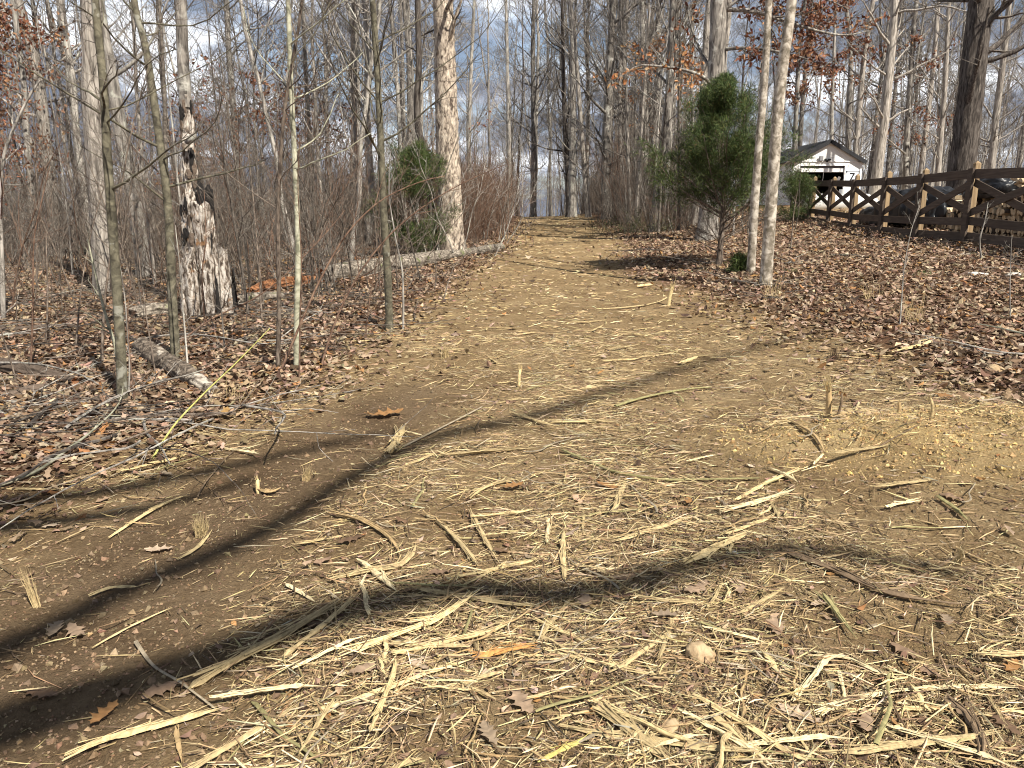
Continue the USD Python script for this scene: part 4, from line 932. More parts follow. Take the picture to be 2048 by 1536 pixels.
def fence():
    base = [(1591, 28.2), (1627.6, 26.0), (1667, 23.9), (1712.7, 21.7), (1776, 19.2), (1849, 17.1), (1950, 15.1)]
    pts = []
    for px, d in base:
        x = (px - W / 2) / F / (CP + 0.2263 * SP) * d
        pts.append(np.array([x, d, float(terrain(np.array([x]), np.array([d]), False)[0]) - 0.13 * float(np.clip((d - 15) / 7, 0, 1))]))
    pts.append(np.array([8.75, 12.9, float(terrain(np.array([8.75]), np.array([12.9]), False)[0])]))
    pts.append(np.array([8.65, 10.8, float(terrain(np.array([8.65]), np.array([10.8]), False)[0])]))
    o = thing("board_fence", "dark brown board fence with crossed braces between its posts, right side of the yard", "fence", pts[3])
    O = pts[3]
    rg = rngs(9)
    nd = norm(np.array([pts[-2][1] - pts[0][1], -(pts[-2][0] - pts[0][0]), 0.0]))
    if nd[0] > 0: nd = -nd                                            # towards the trail
    along = norm((pts[-2] - pts[0]) * [1, 1, 0])
    HB = 1.40
    def board(a, b_, h, th, off):
        d = b_ - a; L = np.linalg.norm(d); ux = d / L; uz = norm(np.cross(ux, nd) * -1)
        if uz[2] < 0: uz = -uz
        R = np.stack([ux, nd, uz], 1)
        if np.linalg.det(R) < 0: R[:, 1] *= -1
        v, f = box(L, th, h, bev=0.004)
        return v @ R.T + (a + b_) / 2 + nd * off, f
    for i, p in enumerate(pts):
        q = p - O
        Rz = np.stack([along, nd, [0, 0, 1.0]], 1)
        if np.linalg.det(Rz) < 0: Rz[:, 0] *= -1
        ht = HB + 0.11 + rg.normal() * 0.02
        # square post with a pyramid top, a little behind the boards
        v, f = box(0.105, 0.105, ht + 0.35, (0, 0, (ht - 0.35) / 2), bev=0.006)
        ps = mesh("post", (v @ Rz.T + q - along * 0.14, f), M_post, o)
        pv = np.array([[-.0525, -.0525, 0], [.0525, -.0525, 0], [.0525, .0525, 0], [-.0525, .0525, 0], [0, 0, .055]]); pf = np.array([(0, 1, 4), (1, 2, 4), (2, 3, 4), (3, 0, 4), (0, 2, 1), (0, 3, 2)])
        mesh("post_top", (pv @ Rz.T + q - along * 0.14 + [0, 0, ht + 0.001], pf), M_post, ps)
        bt = box(0.19, 0.05, HB + 0.02, (0, 0, HB / 2 + 0.02), bev=0.004)
        mesh("batten", (bt[0] @ Rz.T + q + nd * 0.154, bt[1]), M_rail, o)
    for i in range(len(pts) - 1):
        a, b_ = pts[i] - O, pts[i + 1] - O
        a = a + norm(b_ - a) * 0.004; b_ = b_ - norm(b_ - a) * 0.004
        for hh, hb in ((1.325, 0.175), (0.44, 0.155), (0.165, 0.175)):
            j = rg.normal(0, 0.008, 2)
            mesh("rail", board(a + [0, 0, hh + j[0]], b_ + [0, 0, hh + j[1]], hb, 0.026, 0.114), M_rail, o)
        mesh("brace", board(a + [0, 0, 1.17], b_ + [0, 0, 0.60], 0.14, 0.024, 0.07), M_rail, o)
        mesh("brace", board(a + [0, 0, 0.60], b_ + [0, 0, 1.17], 0.14, 0.024, 0.099), M_rail, o)
    return pts
FENCE = fence()

def tank():
    y0 = 33.0; G = gd(1678, y0); r = 0.36; L = 3.2
    prof = [(0, -L / 2)] + [(r * math.sin(a), -L / 2 + r * 0.6 * (1 - math.cos(a))) for a in np.linspace(0.2, math.pi / 2, 7)] + [(r * math.cos(a), L / 2 - r * 0.6 * (1 - math.sin(a))) for a in np.linspace(0, math.pi / 2 - 0.2, 7)] + [(0, L / 2)]
    m = trimesh.creation.revolve(np.array(prof), sections=28)
    v = np.array(m.vertices)[:, [2, 0, 1]]
    zc = min(G[2] + 0.42, 1.6 + 14 / F * y0)
    o = thing("propane_tank", "long white propane tank lying on short legs in front of the shed", "tank", (G[0], y0, zc), 0.06)
    mesh("cylinder", (v, np.array(m.faces)), M_tank, o, smooth=40)
    for s in (-1, 1):
        mesh("leg", box(0.12, 0.5, 0.62, (s * 1.0, 0, -0.56), bev=0.01), M_grey, o)
    d = trimesh.creation.cylinder(0.16, 0.2, sections=16); d.apply_translation([0.1, 0, r + 0.08])
    mesh("valve_dome", d, M_tank, o, smooth=30)
tank()

def log_piece(seed, L, r, mat_b, split=True):
    """A split log: bark on the round side, pale faces where it was split, and pale ends."""
    rg = rngs(seed)
    n = 9; a = np.sort(rg.uniform(0, 2 * np.pi, n)) if not split else np.linspace(0.3, np.pi - 0.3 + rg.uniform(0, 1.6), n)
    ring = np.stack([np.cos(a), np.sin(a)], 1) * r * rg.uniform(0.88, 1.05, (n, 1))
    if split: ring = np.vstack([ring, [[rg.normal() * 0.1 * r, -0.15 * r]]])
    ring -= ring.mean(0)
    k = len(ring)
    V = np.vstack([np.c_[np.full(k, -L / 2), ring], np.c_[np.full(k, L / 2), ring * rg.uniform(0.85, 1.05)]])
    side = []
    for i in range(k):
        j = (i + 1) % k; side += [(i, i + k, j), (j, i + k, j + k)]
    ends = [(0, i, i + 1) for i in range(1, k - 1)] + [(k, k + i + 1, k + i) for i in range(1, k - 1)]
    nb = (n - 1) * 2
    return V, np.array(side[:nb]), np.array(side[nb:] + ends)
LOGS = []
for i in range(6):
    p = proto("firewood_kind_%03d" % i)
    V, fb, fc = log_piece(30 + i, 0.46, 0.085, None)
    mesh("bark", (V, fb), M_bark, p); mesh("split_face", (V, fc), M_cut, p)
    LOGS.append(p)
def firewood():
    """Two stacks behind the fence; the ends of the pieces face the trail."""
    rg = rngs(15)
    rows = 0
    for (xa, ya, xb, yb, hgt, where) in ((10.25, 18.0, 9.95, 14.3, 0.95, "near"), (10.9, 18.6, 10.7, 21.0, 0.62, "far")):
        A, Bq = np.array([xa, ya]), np.array([xb, yb]); Ln = np.linalg.norm(Bq - A); u = (Bq - A) / Ln
        yaw = math.atan2(u[1], u[0]) + math.pi / 2
        s = 0.0
        nrow = int(hgt / 0.125)
        for r in range(nrow):
            s = 0.06 + 0.04 * (r % 2)
            while s < Ln - 0.05:
                if r == nrow - 1 and rg.random() < 0.35: s += 0.16; continue
                p = A + u * s; g = float(terrain(np.array([p[0]]), np.array([p[1]]), False)[0])
                yb_ = yaw + rg.normal() * 0.06
                m = np.eye(4); m[:3, :3] = rotz(yb_) @ trimesh.transformations.rotation_matrix(rg.uniform(0, 6.28), [1, 0, 0])[:3, :3]
                m[:3, 3] = (p[0] + rg.normal() * 0.03, p[1], g + 0.07 + r * 0.125)
                lv = ["on the bottom courses", "in the middle courses", "on the top courses"][min(2, 3 * r // nrow)]
                copy_of(LOGS[int(rg.integers(0, 6))], "firewood_log", f"split firewood log {lv} of the {'long stack behind the near fence bays' if where == 'near' else 'lower stack partly under the black tarp'}", "firewood",
                        group=f"firewood {lv} of the {where} stack", m=m)
                s += rg.uniform(0.135, 0.175)
    # pale long splits thrown on top of the near stack
    for k in range(14):
        g = float(terrain(np.array([9.95]), np.array([14.9]), False)[0])
        y = 14.75 + 0.10 * (k % 5) + rg.normal() * 0.03; z = g + 1.10 + 0.075 * (k // 5) + 0.015 * (k % 5)
        V, fb, fc = log_piece(90 + k, 0.9, 0.055, None)
        R = rotz(rg.normal() * 0.12 + 0.25) @ trimesh.transformations.rotation_matrix(rg.normal() * 0.05 - 0.10, [0, 1, 0])[:3, :3]
        o = thing("split_rail", "pale freshly split length of wood on top of the near firewood stack", "firewood", (9.9 + rg.normal() * 0.05, y, z), group="pale splits on top of the firewood")
        mesh("split_face", (V @ R.T, np.vstack([fc, fb])), M_cut, o)
firewood()

def tarp(name, label, c, sx, sy, sz, seed, fold=0.10):
    m = trimesh.creation.icosphere(5); v = np.array(m.vertices)
    v = np.sign(v) * np.abs(v) ** 0.62
    w = meshkit.fbm(v * [2.2, 2.2, 1.5] + seed, 4, seed) - 0.5
    rid = np.abs(meshkit.noise(v * [4, 4, 1.2] + 7 + seed, seed + 2) - 0.5) * 2
    v = v * (1 + 0.25 * w + fold * (rid - 0.5))[:, None]
    v = v * [sx, sy, sz]
    v[:, 2] = np.maximum(v[:, 2], -0.2)
    tag(mesh(name, (v + c, np.array(m.faces)), M_tarp, smooth=50), label, "tarp")
def g3(x, y, h=0): return np.array([x, y, float(terrain(np.array([x]), np.array([y]), False)[0]) + h])
tarp("black_tarp", "black tarp bundled over the wood heap behind the middle fence bays, left of the firewood", g3(10.75, 20.7, 0.42), 0.75, 1.45, 0.60, 3, 0.2)
tarp("black_tarp", "black tarp draped over the top of the firewood stack below the massive oak", g3(10.15, 16.7, 1.02), 0.42, 0.75, 0.27, 8)
tarp("black_tarp", "black tarp lying low on the ground behind the fence, in front of the tank", g3(10.55, 22.3, 0.12), 0.5, 0.9, 0.42, 13)

# ---------------------------------------------------------------- dead wood
M_snag = ramp_mat("rotten_snag_wood", [(0, (0.02, 0.014, 0.011)), (0.39, (0.06, 0.045, 0.035)), (0.46, (0.25, 0.205, 0.165)), (0.56, (0.54, 0.495, 0.44)), (1, (0.68, 0.64, 0.58))], scale=(24, 24, 8), detail=9, rough=0.9, bump=1.0, patch=((0.30, 0.17, 0.085), 4.0, 0.585, 0.66), bdist=0.05)
M_char = plain("charred_wood", (0.012, 0.010, 0.009), 0.9, grain=0.4, gs=30)
M_loggrey = ramp_mat("weathered_log_bark", [(0, (0.03, 0.025, 0.02)), (0.42, (0.085, 0.072, 0.058)), (0.53, (0.21, 0.18, 0.145)), (0.66, (0.36, 0.32, 0.265)), (1, (0.44, 0.40, 0.34))], scale=(14, 14, 22), rough=0.9, bump=1.0, patch=((0.12, 0.13, 0.06), 4.0, 0.58, 0.66), bdist=0.03)
M_rot = ramp_mat("red_rotten_wood", [(0, (0.05, 0.022, 0.012)), (0.4, (0.16, 0.065, 0.03)), (0.56, (0.30, 0.14, 0.065)), (1, (0.42, 0.25, 0.14))], scale=(14, 14, 20), rough=0.95, bump=0.9, bdist=0.03)

M_logbrown = ramp_mat("brown_log_bark", [(0, (0.022, 0.017, 0.013)), (0.42, (0.06, 0.047, 0.036)), (0.54, (0.15, 0.12, 0.092)), (0.68, (0.29, 0.245, 0.19)), (1, (0.40, 0.345, 0.28))], scale=(16, 16, 30), rough=0.9, bump=1.0, bdist=0.03, patch=((0.46, 0.41, 0.34), 5.0, 0.58, 0.64))
def jag_shell(h, r0, r1, seed, k=34, n=46, gap=None, top=0.35, flare=0.5, amp=0.20):
    """A standing rotten stem with a jagged broken top, ribs and hollows, closed by an inner wall."""
    rg = rngs(seed)
    an = np.arange(k) * 2 * np.pi / k
    hm = h * (1 - top * meshkit.noise(np.stack([np.cos(an) * 1.6 + seed, np.sin(an) * 1.6, 0 * an], 1), seed) - 0.22 * top * rg.random(k))
    t = np.linspace(0, 1, n)
    out = []
    for inner in (0, 1):
        Z = t[:, None] * hm[None]
        A = np.stack([np.broadcast_to(np.cos(an) * 2.0, Z.shape), np.broadcast_to(np.sin(an) * 2.0, Z.shape), Z * 1.1], -1)
        w = meshkit.noise(A, seed + 3); w2 = meshkit.noise(A * [2.2, 2.2, 1.3], seed + 4); w3 = meshkit.noise(A * [5, 5, 2.5], seed + 6)
        R = (r0 + (r1 - r0) * np.clip(Z / h, 0, 1)) * (1 + flare * np.exp(-Z / 0.28) * (0.5 + w)) * (1 + amp * (w - 0.5) * 2 + amp * 0.9 * (w2 - 0.5) + 0.16 * (w3 - 0.5))
        if inner: R = R * 0.72 - 0.004
        out.append(np.stack([R * np.cos(an), R * np.sin(an), Z - 0.1], -1))
    V = np.concatenate([out[0], out[1][::-1]], 0)
    N = 2 * n
    i, j = np.meshgrid(np.arange(N - 1), np.arange(k), indexing="ij"); j2 = (j + 1) % k
    q = np.stack([i * k + j, i * k + j2, (i + 1) * k + j2, (i + 1) * k + j], -1).reshape(-1, 4)
    return V.reshape(-1, 3), np.vstack([q[:, [0, 1, 2]], q[:, [0, 2, 3]]])
def snag():
    G = gat(408, 628); px = G[1] / F
    at = lambda a, b, dy=0.0: at_depth(a, b, G[1] + dy) - G
    o = thing("rotten_snag", "tall rotten snag, white and rust stripped wood with a black jagged broken side stem", "dead tree", G)
    low = resample(np.array([at(398, 632) - [0, 0, 0.1], at(392, 560), at(388, 480), at(384, 400), at(379, 320), at(374, 240), at(370, 190)]), 40)
    up = resample(np.array([at(371, 215), at(366, 120), at(362, 0), at(362, -120), at(364, -260)]), 26)
    Rl = np.interp(np.linspace(0, 1, 40), [0, 0.12, 0.35, 0.5, 0.7, 0.82, 1], np.array([25, 22, 21, 19, 15, 10.5, 9.5]) * px)
    mesh("rotten_stem", bumpy_trunk(low, Rl, 46, 240, 0.38, 2.2, 3.2, 71, 0.08, 0.42), M_snag, o, smooth=30)
    mesh("upper_trunk", bumpy_trunk(up, np.linspace(11.5, 8, 26) * px, 22, 110, 0.10, 2.6, 3, 72, 0), B["oak"], o, smooth=40)
    rg = rngs(76)
    for k in range(34):                                               # plates of bark peeling from the stem
        i = int(rg.integers(8, 38)); a = rg.uniform(3.4, 6.0); q = low[i] + np.array([math.cos(a), math.sin(a), 0]) * Rl[i] * 1.12
        m = trimesh.creation.icosphere(2); v = np.array(m.vertices); f = np.array(m.faces)
        v = v * (0.7 + 0.9 * (meshkit.noise(v * 1.6 + k, k)[:, None] - 0.3)) * [rg.uniform(0.018, 0.045), 0.016, rg.uniform(0.04, 0.13)]
        mesh("bark_plate", (v @ rotz(a + math.pi / 2).T + q, f), M_bark if k % 3 else M_char, o)
    v, f = jag_shell(at(425, 402)[2] + 0.12, 20 * px, 19 * px, 5, k=44, n=70, top=0.06, flare=0.08, amp=0.26)
    c = at(424, 628, -0.06); c[2] = 0
    b1 = mesh("broken_stem", (v + c, f), M_snag, o, smooth=28)
    v, f = jag_shell(at(425, 340)[2] + 0.1, 14 * px, 15.5 * px, 9, k=26, n=60, top=0.17, flare=0, amp=0.3)
    mesh("charred_core", (v + c + [0.02, 0.03, 0], f), M_char, b1)
    v, f = jag_shell(at(452, 470)[2] + 0.1, 17 * px, 13 * px, 12, k=34, n=50, top=0.22, flare=0.15, amp=0.34)
    c2 = at(452, 620, -0.02); c2[2] = 0
    mesh("side_slab", (v + c2, f), M_snag, o, smooth=28)
    v, f = jag_shell(at(460, 500)[2], 9 * px, 7 * px, 15, k=18, n=30, top=0.5, flare=0.0, amp=0.4)
    mesh("hollow", (v + c2 + [0.09, 0.03, 0], f), M_char, o, smooth=28)
    v, f = jag_shell(at(380, 500)[2] + 0.1, 17 * px, 12 * px, 19, k=30, n=40, top=0.40, flare=0.15, amp=0.34)
    c3 = at(384, 632, -0.22); c3[2] = 0
    mesh("root_slab", (v + c3, f), M_snag, o, smooth=28)
    for (a, b_, h_, w_, sd) in ((438, 628, 0.75, 4.0, 21), (410, 632, 0.50, 3.0, 22)):  # dark clefts between the slabs
        v, f = jag_shell(h_, w_ * px, w_ * 0.5 * px, sd, k=12, n=20, top=0.3, flare=0.2, amp=0.2)
        q = at(a, b_, -0.30 if a < 430 else -0.24); q[2] = 0
        mesh("dark_cleft", (v + q, f), M_char, o, smooth=28)
    v, f = bumpy_trunk(np.array([at(374, 284, -0.17), at(385, 276, -0.24), at(392, 268, -0.25)]), np.array([0.03, 0.045, 0.012]), 10, 14, 0.2, 2, 9, 73)
    mesh("shelf_fungus", (v, f), B["grey"], o)
snag()

def log(name, label, pix, wid, mat, seed, endmat=None, k=46, n=150, amp=0.08, raise_=0.75, plates=0.08, cat="log"):
    P = np.array([gat(*p) for p in pix])
    R = np.array([w / 2 / F * p[1] for w, p in zip(wid, P)])
    P[:, 2] += R * raise_
    C = P.mean(0)
    o = thing(name, label, cat, C)
    Pr = resample(P - C, n); s = np.linspace(0, 1, n); Rr = np.interp(s, np.linspace(0, 1, len(R)), R)
    v, f = tubes(Pr[None], Rr[None], k)
    V = v.reshape(n, k, 3); d = V - Pr[:, None]
    an = np.arange(k) * 2 * np.pi / k; Ls = s * np.linalg.norm(P[-1] - P[0])
    A = np.stack([np.broadcast_to(np.cos(an)[None] * 2.6, (n, k)), np.broadcast_to(np.sin(an)[None] * 2.6, (n, k)), np.broadcast_to(Ls[:, None] * 2.2, (n, k))], -1)
    w = meshkit.noise(A, seed) * 0.6 + meshkit.noise(A * 2.7, seed + 1) * 0.4
    rid = np.abs(meshkit.noise(A * [2.6, 2.6, 0.9], seed + 2) - 0.5) * 2
    g = 1 + amp * (w - 0.5) * 3 + plates * (np.floor(meshkit.noise(A * 1.4, seed + 4) * 4) / 4 - 0.5) + 0.30 * (np.minimum(rid, 0.3) - 0.2)
    V = Pr[:, None] + d * g[..., None]
    caps = []
    for e in (0, n - 1):                                              # ragged ends, slightly hollowed
        ring = V[e]; c = ring.mean(0); ax = norm(Pr[min(e + 1, n - 1)] - Pr[max(e - 1, 0)]) * (-1 if e == 0 else 1)
        rg = rngs(seed + e)
        ring += ax * (rg.random((k, 1)) * Rr[e] * 0.6)
        mid = c + (ring - c) * 0.5 - ax * Rr[e] * 0.12
        vv = np.vstack([ring, mid, [c - ax * Rr[e] * 0.25]])
        ff = []
        for i in range(k):
            j = (i + 1) % k
            q = [(i, j, k + j), (i, k + j, k + i), (k + i, k + j, 2 * k)]
            ff += q if e == 0 else [x[::-1] for x in q]
        caps.append((vv, np.array(ff)))
    mesh("bark", (V.reshape(-1, 3), f), mat, o, smooth=40)
    for c in caps: mesh("end_grain", c, endmat or M_cut, o)
    return o
log("fallen_log", "thick grey fallen log lying behind the yellow-olive sapling at the trail edge", [(640, 566), (700, 556), (770, 545), (850, 530), (905, 516)], [36, 36, 34, 28, 20], M_loggrey, 21, M_rot)
log("fallen_log", "thinner grey log ending at the trail below the big rough-barked tree", [(880, 522), (930, 513), (975, 506), (1002, 500)], [16, 17, 18, 15], M_loggrey, 22, M_bark)
log("rotten_log", "red-brown rotten log breaking up left of the thick grey fallen log", [(505, 592), (545, 582), (590, 574), (640, 566)], [20, 26, 24, 16], M_rot, 23, M_rot, amp=0.25, plates=0.25)
log("fallen_log", "grey weathered log lying from the olive saplings towards the trail, broken end near", [(285, 708), (330, 738), (385, 770), (432, 798)], [38, 42, 40, 26], M_logbrown, 24, M_cut, plates=0.14)
log("rotten_log", "dark flat rotten log among leaves at the left edge", [(-60, 742), (10, 747), (80, 757), (150, 768)], [30, 34, 30, 16], M_bark, 25, M_rot, amp=0.2, plates=0.2)
log("fallen_log", "grey lichen-covered lump of log left of the rotten snag's foot", [(268, 640), (300, 634), (345, 630)], [26, 32, 24], M_loggrey, 26, M_bark, amp=0.2)
log("fallen_branch", "dark branch lying across the leaves at the far left", [(-40, 668), (40, 664), (110, 657), (150, 655)], [12, 13, 11, 7], M_bark, 27, cat="branch")
log("rotten_log", "small dark slab of rotten wood among leaves just left of the foremost olive sapling", [(20, 800), (60, 790), (110, 776)], [18, 22, 12], M_bark, 28, M_rot, amp=0.25)
log("rotten_log", "mossy grey chunk of rotten wood at the right foot of the snag", [(480, 612), (520, 606), (566, 602)], [22, 26, 18], M_loggrey, 29, M_rot, amp=0.25)
log("fallen_branch", "grey branch lying on the leaves below the middle of the fence", [(1655, 512), (1720, 515), (1770, 518), (1800, 520)], [5, 6, 5, 3], M_loggrey, 33, cat="branch", k=10, n=40)
log("fallen_branch", "grey branch lying on the leaves below the near end of the fence", [(1895, 516), (1930, 512), (1960, 508)], [5, 6, 4], M_loggrey, 34, cat="branch", k=10, n=30)

# ---------------------------------------------------------------- cedars
def cedar(name, label, base, top_px, d=None, shape=None, seed=0, n1=46, bare=0.25, dens=1.0, rb=10):
    G = gat(*base) if d is None else gd(base[0], d)
    top = at_depth(top_px[0], top_px[1], G[1]) - G
    h = top[2]
    o = thing(name, label, "tree", G)
    rg = rngs(seed)
    P = resample(np.array([[0, 0, -0.1], [0.02, 0, h * 0.3], [top[0] * 0.5, 0.0, h * 0.65], [top[0], 0, h]]), 18)
    R = stem_radius(P, rb / F * G[1] / 2 * 1.1, 0.9)
    mesh("trunk", bumpy_trunk(P, R, 14, 50, 0.10, 1.5, 2, seed, 0.4), B["brown"], o, smooth=True)
    u = np.concatenate([bare * (0.35 + 0.65 * rg.random(int(n1 * 0.22))), bare + (0.99 - bare) * rg.random(n1)])
    m = len(u); az = np.arange(m) * 2.399 + rg.normal(size=m) * 0.4
    live = u > bare * 0.98
    L = np.interp(u, shape[0], shape[1]) * rg.uniform(0.55, 1.25, m)
    nn = 7; Q = np.empty((m, nn, 3))
    i0 = (u * 17).astype(int).clip(0, 16); fr = (u * 17 - i0)[:, None]
    Q[:, 0] = P[i0] * (1 - fr) + P[i0 + 1] * fr
    dr = norm(np.stack([np.cos(az), np.sin(az), 0.25 + 0.9 * u], 1))
    for k in range(1, nn):
        Q[:, k] = Q[:, k - 1] + dr * (L / (nn - 1))[:, None]
        dr = norm(dr + rg.normal(size=(m, 3)) * 0.10 + [0, 0, 0.07])
    Rb = np.maximum(0.010 * (L / 1.0), 0.004)[:, None] * np.linspace(1, 0.3, nn)
    mesh("branches", tubes(Q, Rb, 5), B["brown"], o, smooth=True)
    Qs, Rs = spawn(rg, Q, Rb, 7, 0.25, 1.0, (42, 14), (0.30, 0.55), 5, (0.4, 0.6), 0.10, 0.14, 0.0025)
    isl = np.repeat(live, 7)
    Qt, Rt = spawn(rg, Qs, Rs, 5, 0.1, 1.0, (38, 14), (0.35, 0.7), 4, (0.5, 0.7), 0.10, 0.14, 0.002)
    ist = np.repeat(isl, 5)
    mesh("twigs", cat_meshes([tubes(Qs, Rs, 3), tubes(Qt[~ist], Rt[~ist], 3)]), B["brown"], o)
    # foliage: short scaly sprays along the living twigs
    K = np.concatenate([Qt[ist].reshape(-1, 3), Qs[isl][:, 1:].reshape(-1, 3)])
    D = np.concatenate([np.repeat(norm(Qt[ist][:, -1] - Qt[ist][:, 0]), 4, 0), np.repeat(norm(Qs[isl][:, -1] - Qs[isl][:, 0]), 4, 0)])
    rep = max(1, int(6 * dens)); K, D = np.repeat(K, rep, 0), np.repeat(D, rep, 0)
    N = len(K)
    K = K + rg.normal(size=(N, 3)) * 0.05
    d_ = norm(D + rg.normal(size=(N, 3)) * 0.75 + [0, 0, 0.25])
    s = norm(np.cross(d_, rg.normal(size=(N, 3))))
    ln = rg.uniform(0.04, 0.10, N)[:, None]; wd = rg.uniform(0.0028, 0.0055, N)[:, None]
    V = np.stack([K - s * wd * .4, K + s * wd * .4, K + d_ * ln * .55 + s * wd, K + d_ * ln, K + d_ * ln * .55 - s * wd], 1)
    f = np.array([(0, 1, 2), (0, 2, 4), (4, 2, 3)])
    c = pick(rg, [(0.045, 0.070, 0.020, 4), (0.070, 0.098, 0.028, 3), (0.105, 0.130, 0.042, 1.6), (0.030, 0.047, 0.016, 2), (0.12, 0.085, 0.035, 0.4)], N)
    mesh("foliage", (V.reshape(-1, 3), (f[None] + (np.arange(N) * 5)[:, None, None]).reshape(-1, 3)), M_green, o, tint=np.repeat(c, 5, 0))
    return o
cedar("cedar_tree", "dark green young cedar standing right of the trail, bare lower branches", (1437, 532), (1446, 168), shape=([0, 0.2, 0.33, 0.5, 0.72, 0.88, 1.0], [0.85, 1.15, 1.5, 1.2, 0.72, 0.36, 0.06]), seed=81, n1=100, bare=0.28, dens=0.95, rb=12)
cedar("cedar_tree", "small dark cedar in the brush left of the big rough-barked tree", (818, 0), (828, 285), d=17.0, shape=([0, 0.2, 0.4, 0.7, 1.0], [0.75, 0.95, 0.95, 0.6, 0.12]), seed=82, n1=46, bare=0.05, dens=0.8, rb=6)
cedar("cedar_seedling", "low green cedar clump at the fence, right of the mottled pair of trees", (1592, 0), (1600, 352), d=25.2, shape=([0, 0.3, 0.6, 1.0], [0.9, 0.85, 0.6, 0.2]), seed=83, n1=34, bare=0.03, dens=0.5, rb=5)
cedar("cedar_seedling", "tiny green cedar seedling under the big cedar, right of its trunk", (1478, 545), (1480, 524), shape=([0, 0.4, 1.0], [0.26, 0.2, 0.06]), seed=84, n1=8, bare=0.02, dens=0.5, rb=3)

# low green-tinged brush at the wood's edge right of the trail
def green_brush():
    rg = rngs(91)
    for i, (px, d) in enumerate(((1250, 25), (1300, 23.5))):
        G = gd(px, d)
        o = thing("green_bramble", ["low green-tinged bramble at the wood's edge right of the far trail", "low green-tinged bramble just left of the cedar's bare lower branches"][i], "bush", G)
        n = 36
        P = np.empty((n, 6, 3)); P[:, 0] = np.c_[rg.normal(0, 0.55, (n, 2)), np.full(n, -0.05)]
        dd = norm(np.c_[rg.normal(0, 0.4, (n, 2)), np.ones(n)])
        hh = rg.uniform(0.4, 1.0, n)
        for j in range(1, 6):
            P[:, j] = P[:, j - 1] + dd * (hh / 5)[:, None]; dd = norm(dd + rg.normal(size=(n, 3)) * 0.2 - [0, 0, 0.08])
        R = np.linspace(1, .4, 6)[None] * rg.uniform(0.004, 0.008, n)[:, None]
        L = limbs_of(rg, P, R, [dict(c=4, t0=0.2, t1=1, ang=(45, 15), ln=(0.3, 0.6), n=4, rad=(.5, .7), up=0.05, wig=0.2, rmin=0.002)])
        mesh("stems", cat_meshes([tubes(P, R, 4), tubes(*L[0], 3)]), B["cane"] if 0 else B["olive"], o)
        g, t = leaf_cluster(rg, L[0][0][:, 1:].reshape(-1, 3), 2, 0.045, [(0.06, 0.075, 0.03, 3), (0.09, 0.095, 0.045, 2), (0.13, 0.11, 0.06, 2)], 0.05)
        mesh("leaves", g, M_litter, o, tint=t)
green_brush()
# ---------------------------------------------------------------- sticks, stubs, canes, stones
def rag(rng, P, R, fib, flat=0.6, ends=1.0):
    """A splintered strip: a flattened stem with fibres along it that fray out at the ends."""
    n = max(10, int(2 + 3 * len(P))); Pr = resample(P, n)
    Rr = np.interp(np.linspace(0, 1, n), np.linspace(0, 1, len(R)), R)
    k = 6
    tp = np.linspace(0, 1, n); prof = np.clip(tp / rng.uniform(0.05, 0.25), 0.12, 1) * np.clip((1 - tp) / rng.uniform(0.12, 0.4), 0.08, 1) * (1 + 0.18 * rng.normal(size=n)).clip(0.6, 1.4)
    if fib < 2: prof = np.linspace(1, 0.6, n)
    v, f = tubes(Pr[None], (Rr * prof)[None], k, flat=flat)
    V = v.reshape(n, k, 3); V += (V - Pr[:, None]) * (rng.uniform(-0.35, 0.35, (1, k, 1)) + rng.uniform(-0.15, 0.15, (n, k, 1)))
    out = [(V.reshape(-1, 3), f)]
    t = norm(np.gradient(Pr, axis=0)); s = norm(np.cross(t, [0, 0, 1.0])); u = np.cross(s, t)
    for _ in range(int(fib * 1.6)):
        a = rng.uniform(-0.1, 0.7); ln = rng.uniform(0.25, 0.6)
        i0, i1 = int(np.clip(a, 0, 1) * (n - 1)), int(np.clip(a + ln, 0, 1) * (n - 1))
        if i1 - i0 < 2: continue
        th = rng.uniform(0, np.pi); q = Pr[i0:i1 + 1].copy(); m = len(q)
        off = Rr[i0:i1 + 1, None] * (np.cos(th) * s[i0:i1 + 1] * 0.95 + abs(np.sin(th)) * flat * u[i0:i1 + 1] * 0.9)
        fr = np.linspace(0, 1, m)[:, None] if rng.random() < 0.5 else np.linspace(1, 0, m)[:, None]
        q += off + ends * fr ** 2 * (s[i0:i1 + 1] * rng.normal() * 1.4 + u[i0:i1 + 1] * rng.uniform(0, 0.9)) * Rr.max()
        out.append(tubes(q[None], (Rr.mean() * rng.uniform(0.14, 0.34) * np.linspace(1, 0.35, m))[None], 4, flat=0.7))
    return cat_meshes(out)
def wood_tone(nm, c, dk=0.45, lt=1.25):
    c = np.array(c)
    return ramp_mat(nm, [(0, tuple(c * dk)), (0.38, tuple(c * 0.72)), (0.52, tuple(c)), (0.68, tuple(np.minimum(c * lt, 0.8))), (1, tuple(np.minimum(c * lt, 0.8)))], scale=(55, 30, 55), rough=0.8, bump=0.5, bdist=0.004, vary=0.15)
